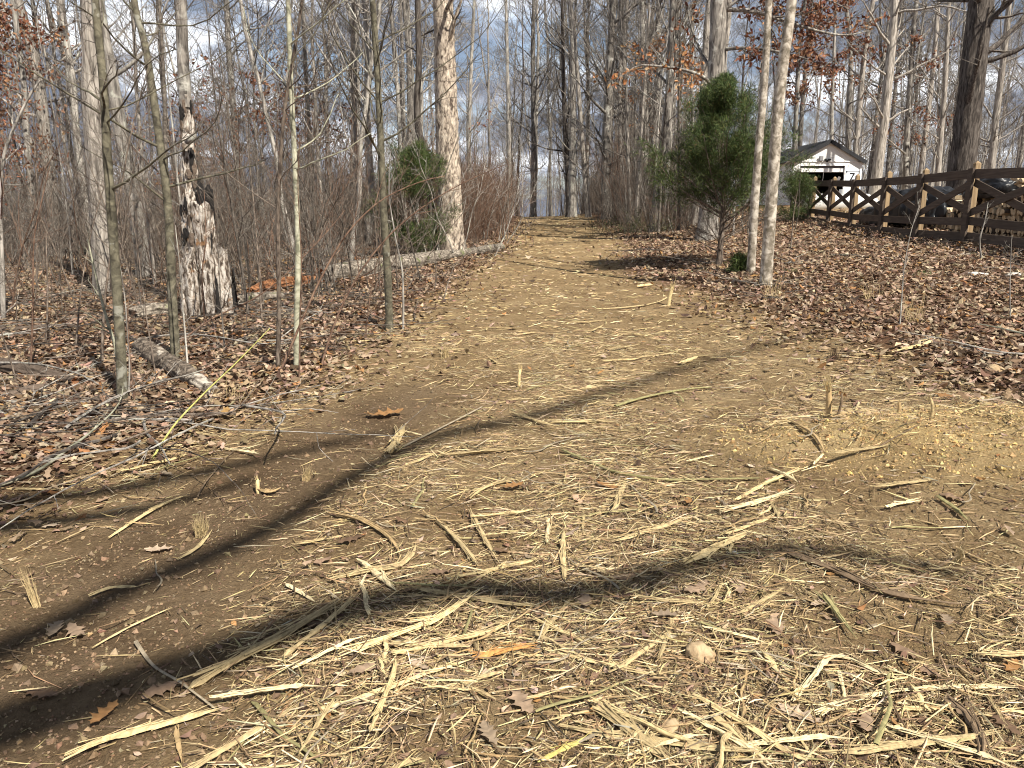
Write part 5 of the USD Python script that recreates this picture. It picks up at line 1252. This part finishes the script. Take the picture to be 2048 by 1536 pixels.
WT = {"bright": wood_tone("fresh_splintered_wood", (0.52, 0.41, 0.215)), "pale": wood_tone("pale_stripped_wood", (0.40, 0.31, 0.165)), "white": wood_tone("white_inner_wood", (0.60, 0.50, 0.30)),
      "tan": wood_tone("tan_dry_bark", (0.33, 0.235, 0.12)), "brown": wood_tone("brown_stick_bark", (0.17, 0.12, 0.075)), "dark": wood_tone("dark_stick_bark", (0.085, 0.062, 0.042)),
      "olive": wood_tone("olive_stick_bark", (0.24, 0.215, 0.10)), "yellow": wood_tone("yellow_inner_bark", (0.55, 0.46, 0.15)), "orange": wood_tone("orange_inner_bark", (0.42, 0.21, 0.07)), "greys": wood_tone("grey_stick_bark", (0.25, 0.21, 0.15))}
STICKS = [  # label, pixels, width in pixels, tone, fibres
    ("curved bright stick near the left edge, above the long shadow", [(179, 1202), (232, 1182), (276, 1182)], 8, "bright", 4),
    ("long thin pale splinter at the left in the sunny strip between the shadows", [(186, 1305), (289, 1248), (345, 1222)], 5, "bright", 3),
    ("large olive-tan bundle of shredded fibres lying diagonally at the lower left", [(378, 1391), (430, 1358), (518, 1308), (600, 1262), (690, 1205)], 17, "pale", 16),
    ("second shredded tan strip just right of the large bundle at the lower left", [(560, 1330), (610, 1290), (660, 1250), (720, 1190)], 10, "pale", 9),
    ("long bright split strip at the bottom left", [(133, 1524), (212, 1491), (332, 1458), (445, 1428)], 13, "bright", 10),
    ("grey-brown stick slanting down right across the lower left shadow", [(272, 1292), (299, 1331), (375, 1385), (432, 1428)], 7, "greys", 1),
    ("short tan stick standing almost upright in the picture at the bottom left", [(352, 1464), (358, 1500), (365, 1534)], 8, "tan", 2),
    ("short bright chip pointing down right in the left sunny strip", [(571, 1175), (600, 1192), (631, 1212)], 8, "white", 2),
    ("long straw-coloured splinter rising from the mud at the left", [(219, 1085), (262, 1055), (309, 1026), (380, 995)], 7, "bright", 7),
    ("long bright splintered strip left of the bottom middle, pointing up right", [(680, 1325), (770, 1290), (866, 1252), (946, 1195)], 15, "bright", 12),
    ("long slim bright stick running left from the orange-barked piece at the bottom middle", [(600, 1437), (680, 1418), (770, 1388), (859, 1355), (956, 1325)], 9, "bright", 5),
    ("orange-barked shredded end at the bottom middle", [(946, 1330), (1005, 1312), (1075, 1300)], 13, "orange", 8),
    ("bright slim strip pointing down right from the orange-barked piece", [(1085, 1308), (1198, 1335), (1317, 1358)], 9, "bright", 5),
    ("pale crooked strip in the middle foreground, left of a similar straighter one", [(859, 1038), (906, 1079), (935, 1110), (956, 1140)], 9, "pale", 5),
    ("pale strip in the middle foreground slanting down right, upper end frayed", [(942, 1030), (972, 1092), (999, 1136)], 10, "pale", 6),
    ("bright straight chip pointing at the viewer, right of the middle foreground", [(1128, 1069), (1127, 1120), (1132, 1179)], 9, "bright", 3),
    ("tan strip bending down right at the left of the middle foreground", [(660, 1035), (740, 1056), (803, 1126)], 10, "tan", 5),
    ("thick bright strip crossing under the tan fibres left of the middle", [(713, 1126), (750, 1155), (793, 1192)], 13, "white", 5),
    ("shredded tan bundle curving up right, left of the middle foreground", [(660, 1170), (730, 1152), (800, 1139), (832, 1100)], 12, "pale", 11),
    ("thin straw-coloured stick at the bottom right of the middle", [(1065, 1458), (1178, 1431), (1340, 1390)], 6, "pale", 2),
    ("yellow-green stick with a grey end at the very bottom middle", [(1075, 1536), (1145, 1501), (1185, 1480)], 10, "yellow", 2),
    ("grey bark-covered stick continuing up right from the yellow-green one at the bottom", [(1150, 1498), (1190, 1480), (1228, 1464)], 9, "greys", 1),
    ("thick frayed tan bundle running off the bottom edge, right of the middle", [(1200, 1428), (1245, 1464), (1290, 1498), (1350, 1545)], 19, "pale", 16),
    ("long dark bark-covered branch lying in shade at the right foreground", [(1564, 1112), (1660, 1146), (1766, 1192), (1866, 1212), (1949, 1222)], 14, "brown", 4),
    ("tan-olive stick just below the long dark branch", [(1644, 1195), (1674, 1238), (1713, 1288)], 13, "olive", 2),
    ("bright forked splinter bundle at the lower right, its left half", [(1627, 1438), (1733, 1404), (1826, 1388)], 10, "white", 9),
    ("bright forked splinter bundle at the lower right, its right half", [(1800, 1392), (1900, 1385), (2035, 1386)], 10, "white", 9),
    ("bright jagged strip lying flat above the forked splinter bundle", [(1614, 1321), (1687, 1325), (1750, 1350), (1813, 1375)], 8, "white", 6),
    ("long bright flat strip right of the middle foreground, pointing up right", [(1368, 1139), (1430, 1106), (1494, 1076)], 15, "bright", 9),
    ("tan strip running off the bottom edge, left of the forked splinter bundle", [(1428, 1441), (1478, 1491), (1530, 1545)], 14, "pale", 8),
    ("thick dark curved root-like branch at the bottom right corner", [(1886, 1411), (1932, 1441), (1959, 1491), (1956, 1540)], 19, "brown", 8),
    ("olive stick in the lower right, left of the tan-olive one", [(1401, 1252), (1468, 1278), (1507, 1292)], 8, "olive", 1),
    ("small white twig hanging down from the jagged strip at the lower right", [(1677, 1351), (1684, 1380), (1690, 1411)], 6, "white", 1),
    ("long thin bright stick near the bottom right, slightly bent", [(1710, 1501), (1766, 1468), (1843, 1461)], 6, "bright", 3),
    ("thin reddish-brown stick crossing over the long dark branch", [(1786, 1189), (1866, 1146), (1929, 1109)], 5, "brown", 0),
    ("brown twig lying down right just below the splintered stub on the mound", [(1575, 845), (1625, 875), (1649, 912)], 8, "tan", 2),
    ("olive-barked stick lying level right of the middle", [(1330, 967), (1420, 966), (1518, 963)], 7, "olive", 0),
    ("bright flat chip below the yellow mound", [(1535, 942), (1565, 955), (1595, 972)], 9, "white", 3),
    ("thin stick lying across the yellow mound", [(1753, 902), (1790, 880), (1834, 858)], 5, "brown", 0),
    ("bright frayed chip on the right slope of the mound", [(1770, 1023), (1805, 1014), (1840, 1010)], 10, "white", 7),
    ("grey-olive stick at the right slope of the mound", [(1871, 999), (1914, 1030), (1938, 1052)], 11, "olive", 3),
    ("yellow splintered strip on the leaves above the mound", [(1770, 712), (1810, 704), (1871, 680)], 8, "bright", 6),
    ("yellowish bark-covered stick right of the middle, pointing down right", [(1120, 905), (1168, 926), (1244, 955), (1344, 969)], 8, "olive", 2),
    ("bright splinter curving left above the small brown leaf in the middle", [(940, 1005), (980, 978), (1040, 966)], 8, "bright", 5),
    ("long thin grey stick along the edge of the long shadow", [(806, 899), (866, 869), (965, 819)], 5, "greys", 0),
    ("level straw-coloured strip right of the long shadow in the middle", [(1078, 852), (1160, 849), (1244, 850)], 7, "bright", 4),
    ("level frayed strip lying left of the middle, under the long shadow's edge", [(880, 918), (960, 910), (1078, 902)], 8, "pale", 7),
    ("pale orange flat chip lying on the trail left of the upright pale stub", [(1274, 577), (1292, 575), (1306, 573)], 7, "bright", 2),
    ("long thin bent twig running left from the upright pale stub", [(1206, 621), (1279, 615), (1333, 598)], 4, "pale", 0),
    ("pale short stick lying at the upper end of the long shadow", [(1357, 732), (1375, 726), (1396, 718)], 8, "bright", 2),
    ("grey-green stick lying along the upper end of the long shadow", [(1230, 818), (1290, 800), (1370, 784), (1420, 780)], 7, "olive", 0),
    ("brown twig lying down right of the mud at the left", [(395, 1000), (420, 960), (450, 925), (500, 880)], 4, "brown", 0),
    ("frayed tan sheaf standing tilted left of the middle on the trail", [(778, 915), (795, 885), (812, 855)], 14, "pale", 14),
    ("bright splintered chip lying by the brown clump in the left mud", [(355, 1128), (400, 1098), (425, 1066)], 7, "bright", 4),
    ("dark flat strip of bark lying at the bottom middle", [(765, 1474), (790, 1468), (815, 1464)], 12, "dark", 1),
    ("pale curved strip beside the frayed stub at the left, under the shadow", [(520, 985), (540, 990), (562, 982)], 9, "tan", 4),
    ("grey stick lying at the upper right, on leaves by the mound", [(1955, 808), (1985, 804), (2012, 798)], 7, "greys", 1),
    ("long pale strip across the bright tangle right of the middle", [(1470, 1010), (1520, 980), (1600, 945)], 9, "bright", 9),
    ("bright fibre sheaf at the right of the middle, fanned to the left", [(1440, 1030), (1520, 1010), (1590, 985)], 10, "white", 12),
]
for i, (lb, px, w, tone, fib) in enumerate(STICKS):
    P = np.array([gat(*p) for p in px])
    R = np.array([w / 2 / F * np.hypot(p[1], 1.6 - p[2]) for p in P])
    P[:, 2] += R * 0.75 + 0.012
    C = P[len(P) // 2]
    o = thing("wood_strip" if fib > 3 else "stick", lb, "stick", C)
    mesh("wood", rag(rngs(1200 + i), P - C, R, fib), WT[tone], o, smooth=50)

# repeated loose splinters and sticks on the trail
KINDS = []
for i in range(12):
    rg = rngs(1300 + i)
    L = [0.16, 0.24, 0.34, 0.20, 0.28, 0.44, 0.14, 0.22, 0.3, 0.38, 0.18, 0.26][i]
    n = 5; x = np.linspace(-L / 2, L / 2, n)
    P = np.stack([x, np.cumsum(rg.normal(size=n) * 0.012) * (L / 0.3), np.abs(rg.normal(size=n)) * 0.006], 1)
    R = np.full(n, [0.004, 0.006, 0.007, 0.0045, 0.006, 0.008, 0.006, 0.0035, 0.005, 0.0045, 0.005, 0.004][i]) * rg.uniform(0.8, 1.15, n)
    p = proto("splinter_kind_%03d" % i)
    tone = ["bright", "pale", "bright", "tan", "white", "pale", "bright", "brown", "olive", "greys", "pale", "tan"][i]
    mesh("wood", rag(rg, P, R, [3, 6, 9, 1, 6, 10, 4, 0, 1, 0, 5, 2][i]), WT[tone], p, smooth=50)
    KINDS.append((p, ["bright short splinter", "pale frayed splinter", "bright frayed strip", "tan bark stick", "whitish frayed splinter", "long pale frayed strip", "short bright chip", "brown twig", "olive bark stick", "thin grey twig", "pale splinter", "thin tan twig"][i]))
def zone(px, py):
    v = "at the picture's bottom" if py > 1300 else "in the foreground" if py > 1000 else "in mid trail" if py > 700 else "on the far trail"
    return v + ", " + ("left of the fibre bundle" if px < 420 else "right of the fibre bundle" if px < 860 else "by the middle strips" if px < 1250 else "right of the middle strips" if px < 1600 else "near the long dark branch")
def proj(x, y, z):
    d = np.array([x, y, z]) - EYE
    f, u = d[1] * CP - d[2] * SP, d[1] * SP + d[2] * CP
    return W / 2 + F * d[0] / f, H / 2 - F * u / f
rg = rngs(44); cnt = 0
while cnt < 290:
    x, y = sample_area(rg, 1, 1.7, 11.0, 0.55); x, y = x[0], y[0]
    if rg.random() > chip_density(np.array([x]), np.array([y]))[0] + 0.04 or path_mask(np.array([x]), np.array([y]))[0] < 0.5: continue
    z = float(terrain(np.array([x]), np.array([y]))[0])
    k = int(rg.integers(0, 12)); px, py = proj(x, y, z)
    zn = zone(px, py)
    copy_of(KINDS[k][0], "wood_splinter", f"{KINDS[k][1]} {zn}", "splinter", (x, y, z + rg.uniform(0.008, 0.03)), math.radians(rg.normal(28, 55)), "splinters lying loose on the trail", sc=rg.uniform(0.75, 1.35))
    cnt += 1

# single fallen leaves on the open trail
LK = []
for i in range(8):
    p = proto("leaf_kind_%03d" % i)
    v, f = leaf_shape(60 + i, 4)
    c = LEAFC[[0, 1, 4, 6, 0, 1, 5, 2][i]][:3]
    mesh("blade", (v * [0.13, 0.13, 0.10], f), M_litter, p, smooth=True, tint=np.repeat(np.array([c]), len(v), 0))
    LK.append(p)
spots = [(730, 1350), (1003, 1047), (320, 1105), (110, 1268), (155, 1272), (330, 1385), (212, 1440), (85, 1395), (1045, 1410), (1120, 1290), (1640, 1215), (1890, 1250), (1730, 1455), (1855, 1350), (2020, 1345), (2010, 1460), (1480, 1180),
         (1250, 1160), (840, 1340), (1330, 1240), (1390, 1185), (1905, 1000), (1375, 1010), (620, 1255), (1555, 1260), (1810, 1310), (1600, 1440), (980, 1480), (1170, 1210), (880, 1150), (1215, 980), (700, 1085)]
COL = ["pale tan", "brown", "light tan", "greyish tan", "tan", "brown", "rust-coloured", "dark brown"]
rg = rngs(45)
for i, (px, py) in enumerate(spots):
    G = gat(px, py); k = i % 8
    copy_of(LK[k], "fallen_leaf", f"{COL[k]} curled oak leaf {zone(px, py)}", "leaf", G + [0, 0, 0.02], rg.uniform(0, 6.28), "single leaves on the trail", sc=rg.uniform(0.7, 1.15))
for px, py, lb in ((768, 836, "large curled rust-brown leaf lying on the trail left of the long shadow"), (1022, 982, "small curled brown leaf in the middle of the trail"), (750, 684, "large pale curled leaf at the foot of the yellow-olive sapling")):
    G = gat(px, py); copy_of(LK[6 if py != 684 else 4], "fallen_leaf", lb, "leaf", G + [0, 0, 0.03], 0.3, sc=2.2 if py != 982 else 1.1)

# upright stubs of cut saplings
def stub(label, base, top, w, tone, fray, seed, name="cut_stub"):
    G = gat(*base); T = at_depth(top[0], top[1], G[1]); h = T - G
    rg = rngs(seed); r = w / 2 / F * np.hypot(G[1], 1.6 - G[2])
    o = thing(name, label, "stub", G)
    tuft_ = fray >= 20
    P = resample(np.array([[0, 0, -0.05], h * (0.12 if tuft_ else 0.4) + rg.normal(size=3) * 0.006, h * (0.3 if tuft_ else 0.72)]), 8)
    mesh("stem", bumpy_trunk(P, np.linspace(1.0, 0.75, 8) * r * (0.55 if tuft_ else 1), 12, 20, 0.22, 1.4, 18, seed, plates=0.15), WT[tone], o, smooth=40)
    n = fray * (2 if tuft_ else 1); Q = np.empty((n, 5, 3)); a = rg.uniform(0, 6.28, n)
    off = np.stack([np.cos(a), np.sin(a), 0 * a], 1) * r * rg.uniform(0.1, 0.9, (n, 1))
    t0 = 0.0 if tuft_ else 0.6
    ln = rg.uniform(0.45, 1.1, (n, 1)) if tuft_ else rg.uniform(0.75, 1.1, (n, 1))
    for j in range(5):
        t = t0 + (1 - t0) * j / 4
        Q[:, j] = h * t * (ln if tuft_ else 1 - (1 - ln) * j / 4) + off * (1 + (1.3 if tuft_ else 1.6) * (j / 4) ** 1.5 * rg.random((n, 1))) + rg.normal(size=(n, 3)) * r * 0.07
    mesh("splinters", tubes(Q, np.linspace(1, 0.12, 5)[None] * r * rg.uniform(0.06, 0.16, (n, 1)) * (1 if tuft_ else 2.2), 4, flat=0.6), WT["pale" if tuft_ and tone != "dark" else "bright" if tone != "dark" else "brown"], o)
stub("upright cut stub with a splintered bright top, on the yellow mound", (1659, 834), (1655, 745), 14, "tan", 16, 1)
stub("short upright cut stub right of the splintered one on the mound", (1798, 824), (1798, 796), 9, "tan", 6, 2)
stub("pale thin stub leaning on the right of the mound", (1857, 840), (1861, 778), 8, "pale", 8, 3)
stub("upright pale stub standing on the far trail", (1336, 612), (1349, 558), 9, "bright", 10, 4)
stub("bright splintered stub in the middle of the trail, beyond the long shadow", (1038, 774), (1041, 724), 8, "bright", 12, 5)
stub("brown cut tuft of stems in the left mud", (402, 1072), (400, 1030), 26, "tan", 34, 6)
stub("bristly cut stub at the left edge of the mud", (74, 1215), (46, 1138), 16, "tan", 26, 7)
stub("frayed stub between the left shadows", (525, 985), (512, 950), 10, "bright", 12, 8)
stub("dark clump of cut stems at the left of the trail", (890, 715), (888, 690), 18, "greys", 22, 9)
stub("brown frayed clump between the shadows left of the middle", (612, 962), (618, 930), 20, "tan", 22, 10)
stub("dark broken clump of stems behind the yellow mound", (1668, 722), (1670, 694), 24, "dark", 22, 11)
stub("short dark stub standing in the far trail at its right side", (1311, 484), (1313, 466), 5, "dark", 4, 12)
stub("dark bent twig standing beside the splintered stub on the mound", (1667, 836), (1690, 768), 6, "brown", 3, 13)
stub("bristly frayed sheaf right of the long dark branch", (1915, 1130), (1925, 1080), 16, "tan", 26, 14)

# leaning canes, arching twigs and briars along the left edge
def cane(name, label, pix, w, mat, lift, seed, cat="stem", side=6, tip=0.35):
    """A thin stem through pixels; depth runs from the base's to an own end depth."""
    G = gat(*pix[0]); n = len(pix)
    P = [G - [0, 0, 0.03]]
    for i, (px, py) in enumerate(pix[1:]):
        P.append(at_depth(px, py, G[1] + lift * (i + 1) / (n - 1)))
    P = np.array(P); o = thing(name, label, cat, G)
    Pr = resample(P - G, 22); r = w / 2 / F * G[1]
    R = r * np.linspace(1, tip, 22)
    mesh("stem", tubes(Pr, R, 6), mat, o, smooth=True)
    if side:
        L = limbs_of(rngs(seed), Pr[None], R[None], [dict(c=side, t0=0.3, t1=1.0, ang=(40, 12), ln=(0.15, 0.32), n=6, rad=(0.4, 0.6), up=0.08, wig=0.14, rmin=0.0018), dict(c=3, t0=0.2, t1=1, ang=(40, 12), ln=(0.3, 0.6), n=4, rad=(0.5, 0.7), up=0.05, wig=0.18, rmin=0.0014)])
        mesh("twigs", cat_meshes([tubes(*L[0], 4), tubes(*L[1], 3)]), mat, o)
cane("cane", "yellow-green cane leaning up right out of the mud's edge at the left", [(296, 925), (340, 862), (400, 795), (470, 728), (540, 656)], 5.5, B["cane"], 1.0, 1, side=0)
def ground_branch(name, label, pix, hs, w, mat, seed, side=5):
    P = np.array([gat(*p) for p in pix]); P[:, 2] += np.array(hs); C = P[0].copy()
    o = thing(name, label, "branch", C)
    Pr = resample(P - C, 26); R = w / 2 / F * P[0, 1] * np.linspace(1, 0.4, 26)
    mesh("stem", tubes(Pr, R, 6), mat, o, smooth=True)
    if side:
        L = limbs_of(rngs(seed), Pr[None], R[None], [dict(c=side, t0=0.2, t1=1.0, ang=(40, 12), ln=(0.12, 0.3), n=5, rad=(0.4, 0.6), up=0.06, wig=0.15, rmin=0.0016)])
        mesh("twigs", tubes(*L[0], 4), mat, o)
ground_branch("arching_branch", "pale grey branch arching from the left edge to the foremost olive sapling", [(-20, 985), (80, 950), (150, 905), (200, 868), (235, 838), (250, 800)], [0.02, 0.03, 0.05, 0.06, 0.08, 0.16], 8, B["mint"], 1)
ground_branch("fallen_branch", "thin grey branch lying level over the rotten log at the left edge", [(-20, 752), (60, 755), (140, 765), (200, 780)], [0.12, 0.13, 0.1, 0.04], 5, B["grey"], 2)
ground_branch("fallen_branch", "thin dead branch reaching from the log's broken end along the trail edge", [(230, 898), (320, 872), (400, 850), (470, 838), (520, 800)], [0.03, 0.05, 0.05, 0.06, 0.15], 5, B["brown"], 3)
ground_branch("fallen_branch", "white thin branch held above the leaves at the right edge", [(2075, 700), (2030, 690), (1990, 680), (1950, 672)], [0.10, 0.12, 0.12, 0.12], 5, B["mint"], 4, side=2)
ground_branch("fallen_branch", "pale thin branch lying on the leaves in front of the curved olive sapling", [(240, 690), (330, 690), (430, 700), (520, 712), (600, 690)], [0.02, 0.10, 0.14, 0.12, 0.03], 4, B["grey"], 5, side=7)
for i, (pix, w, mat, lift, lb) in enumerate([
    ([(556, 748), (600, 650), (640, 560), (700, 460), (780, 390), (890, 352)], 6, "redtwig", 0.6, "reddish arching briar leaning right from the foot of the dark crooked sapling"),
    ([(640, 738), (672, 640), (720, 545), (800, 450), (900, 380), (1010, 330)], 5, "redtwig", 0.8, "second reddish briar leaning right, its tip before the big rough-barked tree"),
    ([(598, 760), (600, 640), (602, 500), (596, 380), (600, 280)], 4, "redtwig", 0.1, "straight thin reddish stem close beside the slender pale sapling"),
    ([(806, 660), (806, 560), (790, 470), (778, 380), (782, 300)], 5, "grey", 0.3, "thin grey wavy stem just right of the yellow-olive sapling"),
    ([(730, 685), (738, 610), (750, 540), (770, 480)], 3.5, "redtwig", 0.2, "short reddish shoot left of the yellow-olive sapling's foot"),
    ([(60, 740), (66, 600), (68, 480), (84, 400), (100, 330)], 4.5, "redtwig", 0.2, "dark reddish thin stem at the far left, leaning slightly right"),
    ([(90, 690), (95, 560), (92, 460), (110, 360)], 4, "brown", 0.2, "thin brown stem at the far left beside a dark reddish one"),
    ([(150, 700), (158, 620), (175, 500), (200, 400), (230, 320)], 4, "brown", 0.5, "thin brown stem leaning right in front of the shaggy pale trunk"),
    ([(5, 640), (4, 520), (0, 400), (6, 320), (30, 250), (80, 160)], 11, "grey", 0.2, "dark grey forked sapling at the very left edge"),
    ([(410, 655), (404, 560), (412, 470), (408, 380)], 4, "redtwig", 0.1, "thin reddish stem right in front of the rotten snag"),
    ([(376, 740), (368, 640), (360, 540), (350, 450)], 4.5, "grey", 0.1, "thin grey stem close behind the curving olive sapling"),
    ([(256, 790), (258, 700), (250, 600), (238, 520)], 4, "grey", 0.05, "thin pale vine twisting up the foremost olive sapling"),
    ([(240, 300 + 470), (232, 700), (214, 640), (196, 570), (176, 480)], 8, "mint", 0.2, "pale dead stem leaning left against the foremost olive sapling"),
    ([(336, 700), (420, 640), (520, 590), (620, 500), (690, 420)], 4, "redtwig", 0.9, "long reddish briar arching over the ground behind the olive saplings"),
    ([(30, 720), (120, 640), (210, 590), (330, 540)], 3.5, "brown", 0.6, "low brown briar arching across the leaves at the far left"),
    ([(270, 810), (262, 730), (256, 660), (262, 560)], 3.5, "redtwig", 0.1, "thin upright shoot just right of the foremost olive sapling"),
    ([(310, 570), (300, 480), (286, 380), (280, 330), (292, 280)], 9, "pale", 0.5, "slim pale yellowish tree leaning left behind the curving olive sapling"),
    ([(1800, 655), (1806, 560), (1818, 480), (1840, 410)], 3, "grey", 0.2, "thin bare shoot on the leaves before the middle fence bays"),
    ([(1966, 520), (1960, 480), (1970, 440), (1976, 405)], 4, "grey", 0.1, "thin grey shoot before the near fence bay"),
    ([(2022, 640), (2020, 580), (2024, 470)], 3, "grey", 0.1, "slender straight shoot on the leaves at the right edge"),
    ([(1582, 500), (1586, 440), (1596, 380)], 3, "brown", 0.1, "thin dark shoot beside the low green cedar at the fence"),
]):
    cane("briar" if mat == "redtwig" else "thin_stem", lb, pix, w, B[mat], lift, 30 + i, side=7 if w < 8 else 9)

# dry grass tufts, stones and slabs
def tuft(label, px, py, n, h, seed, green=False):
    G = gat(px, py); rg = rngs(seed)
    o = thing("grass_tuft", label, "grass", G)
    P = np.empty((n, 5, 3)); P[:, 0] = np.c_[rg.normal(0, 0.06, (n, 2)), np.full(n, -0.02)]
    d = norm(np.c_[rg.normal(0, 0.35, (n, 2)), np.ones(n)]); L = h * rg.uniform(0.4, 1.1, n)
    for k in range(1, 5):
        P[:, k] = P[:, k - 1] + d * (L / 4)[:, None]; d = norm(d + rg.normal(size=(n, 3)) * 0.12 - [0, 0, 0.10])
    mesh("blades", tubes(P, np.linspace(1, 0.25, 5)[None] * rg.uniform(0.0015, 0.003, n)[:, None], 3), M_grassg if green else WT["pale"], o)
M_grassg = plain("green_grass", (0.11, 0.16, 0.05), 0.7, grain=0.25)
for i, (lb, px, py, n, h, g) in enumerate([
    ("pale dry grass tuft at the foot of the mottled pair of trees", 1545, 598, 40, 0.35, False), ("pale dry grass tuft on the leaves before the middle of the fence", 1822, 645, 46, 0.40, False),
    ("dry grass tuft on the leaves below the mottled pair, towards the mound", 1740, 600, 24, 0.30, False), ("small green grass patch on the leaves below the fence", 1850, 551, 70, 0.10, True),
    ("green grass patch on the leaves right of the mottled pair", 1582, 546, 60, 0.10, True), ("dry grass tuft beside the fallen log's broken end at the left", 470, 800, 26, 0.22, False)]):
    tuft(lb, px, py, n, h, 60 + i, g)
M_stone = ramp_mat("tan_stone", [(0, (0.16, 0.105, 0.055)), (0.45, (0.30, 0.21, 0.12)), (0.6, (0.40, 0.30, 0.18)), (1, (0.46, 0.37, 0.25))], scale=(14, 14, 14), rough=0.9, bump=0.6)
M_slab = ramp_mat("pale_slab_stone", [(0, (0.34, 0.33, 0.29)), (0.5, (0.52, 0.51, 0.46)), (1, (0.66, 0.65, 0.6))], scale=(9, 9, 9), rough=0.9, bump=0.5)
def stone(label, px, py, wpx, flat, mat, seed, name="stone"):
    G = gat(px, py); r = wpx / 2 / F * np.hypot(G[1], 1.6 - G[2])
    m = trimesh.creation.icosphere(3); v = np.array(m.vertices)
    w = meshkit.fbm(v * 1.4 + seed, 3, seed) - 0.5
    v = v * (1 + 0.7 * w)[:, None]; q = np.floor(v * 2.2) / 2.2; v = v * 0.8 + q * 0.2
    v = v * [r, r * 0.8, r * flat]
    tag(mesh(name, (v @ rotz(seed).T + G + [0, 0, r * flat * 0.3], np.array(m.faces)), mat, smooth=35), label, "stone")
for i, (lb, px, py, w, fl, mt) in enumerate([
    ("fist-sized tan stone right of the bottom middle, above the tan bundle", 1400, 1316, 56, 0.75, M_stone), ("rounded tan stone at the bottom, right of the thick frayed bundle", 1338, 1462, 46, 0.55, M_stone),
    ("flat tan stone half buried at the bottom right", 1612, 1514, 26, 0.6, M_stone), ("small pale stone in the dirt right of the middle", 1470, 1108, 12, 0.7, M_slab),
    ("pale flat slab on the leaves right of the mottled pair of trees", 1622, 558, 26, 0.22, M_slab), ("pale flat slab on the leaves near the right edge", 1952, 550, 42, 0.22, M_slab),
    ("white broken slab at the right edge on the leaves", 2030, 552, 44, 0.25, M_slab), ("yellowish stone in the loose earth on the mound", 1735, 830, 16, 0.7, M_stone), ("tan clod at the right of the mound", 1990, 745, 40, 0.6, M_stone)]):
    stone(lb, px, py, w, fl, mt, 3 + i)
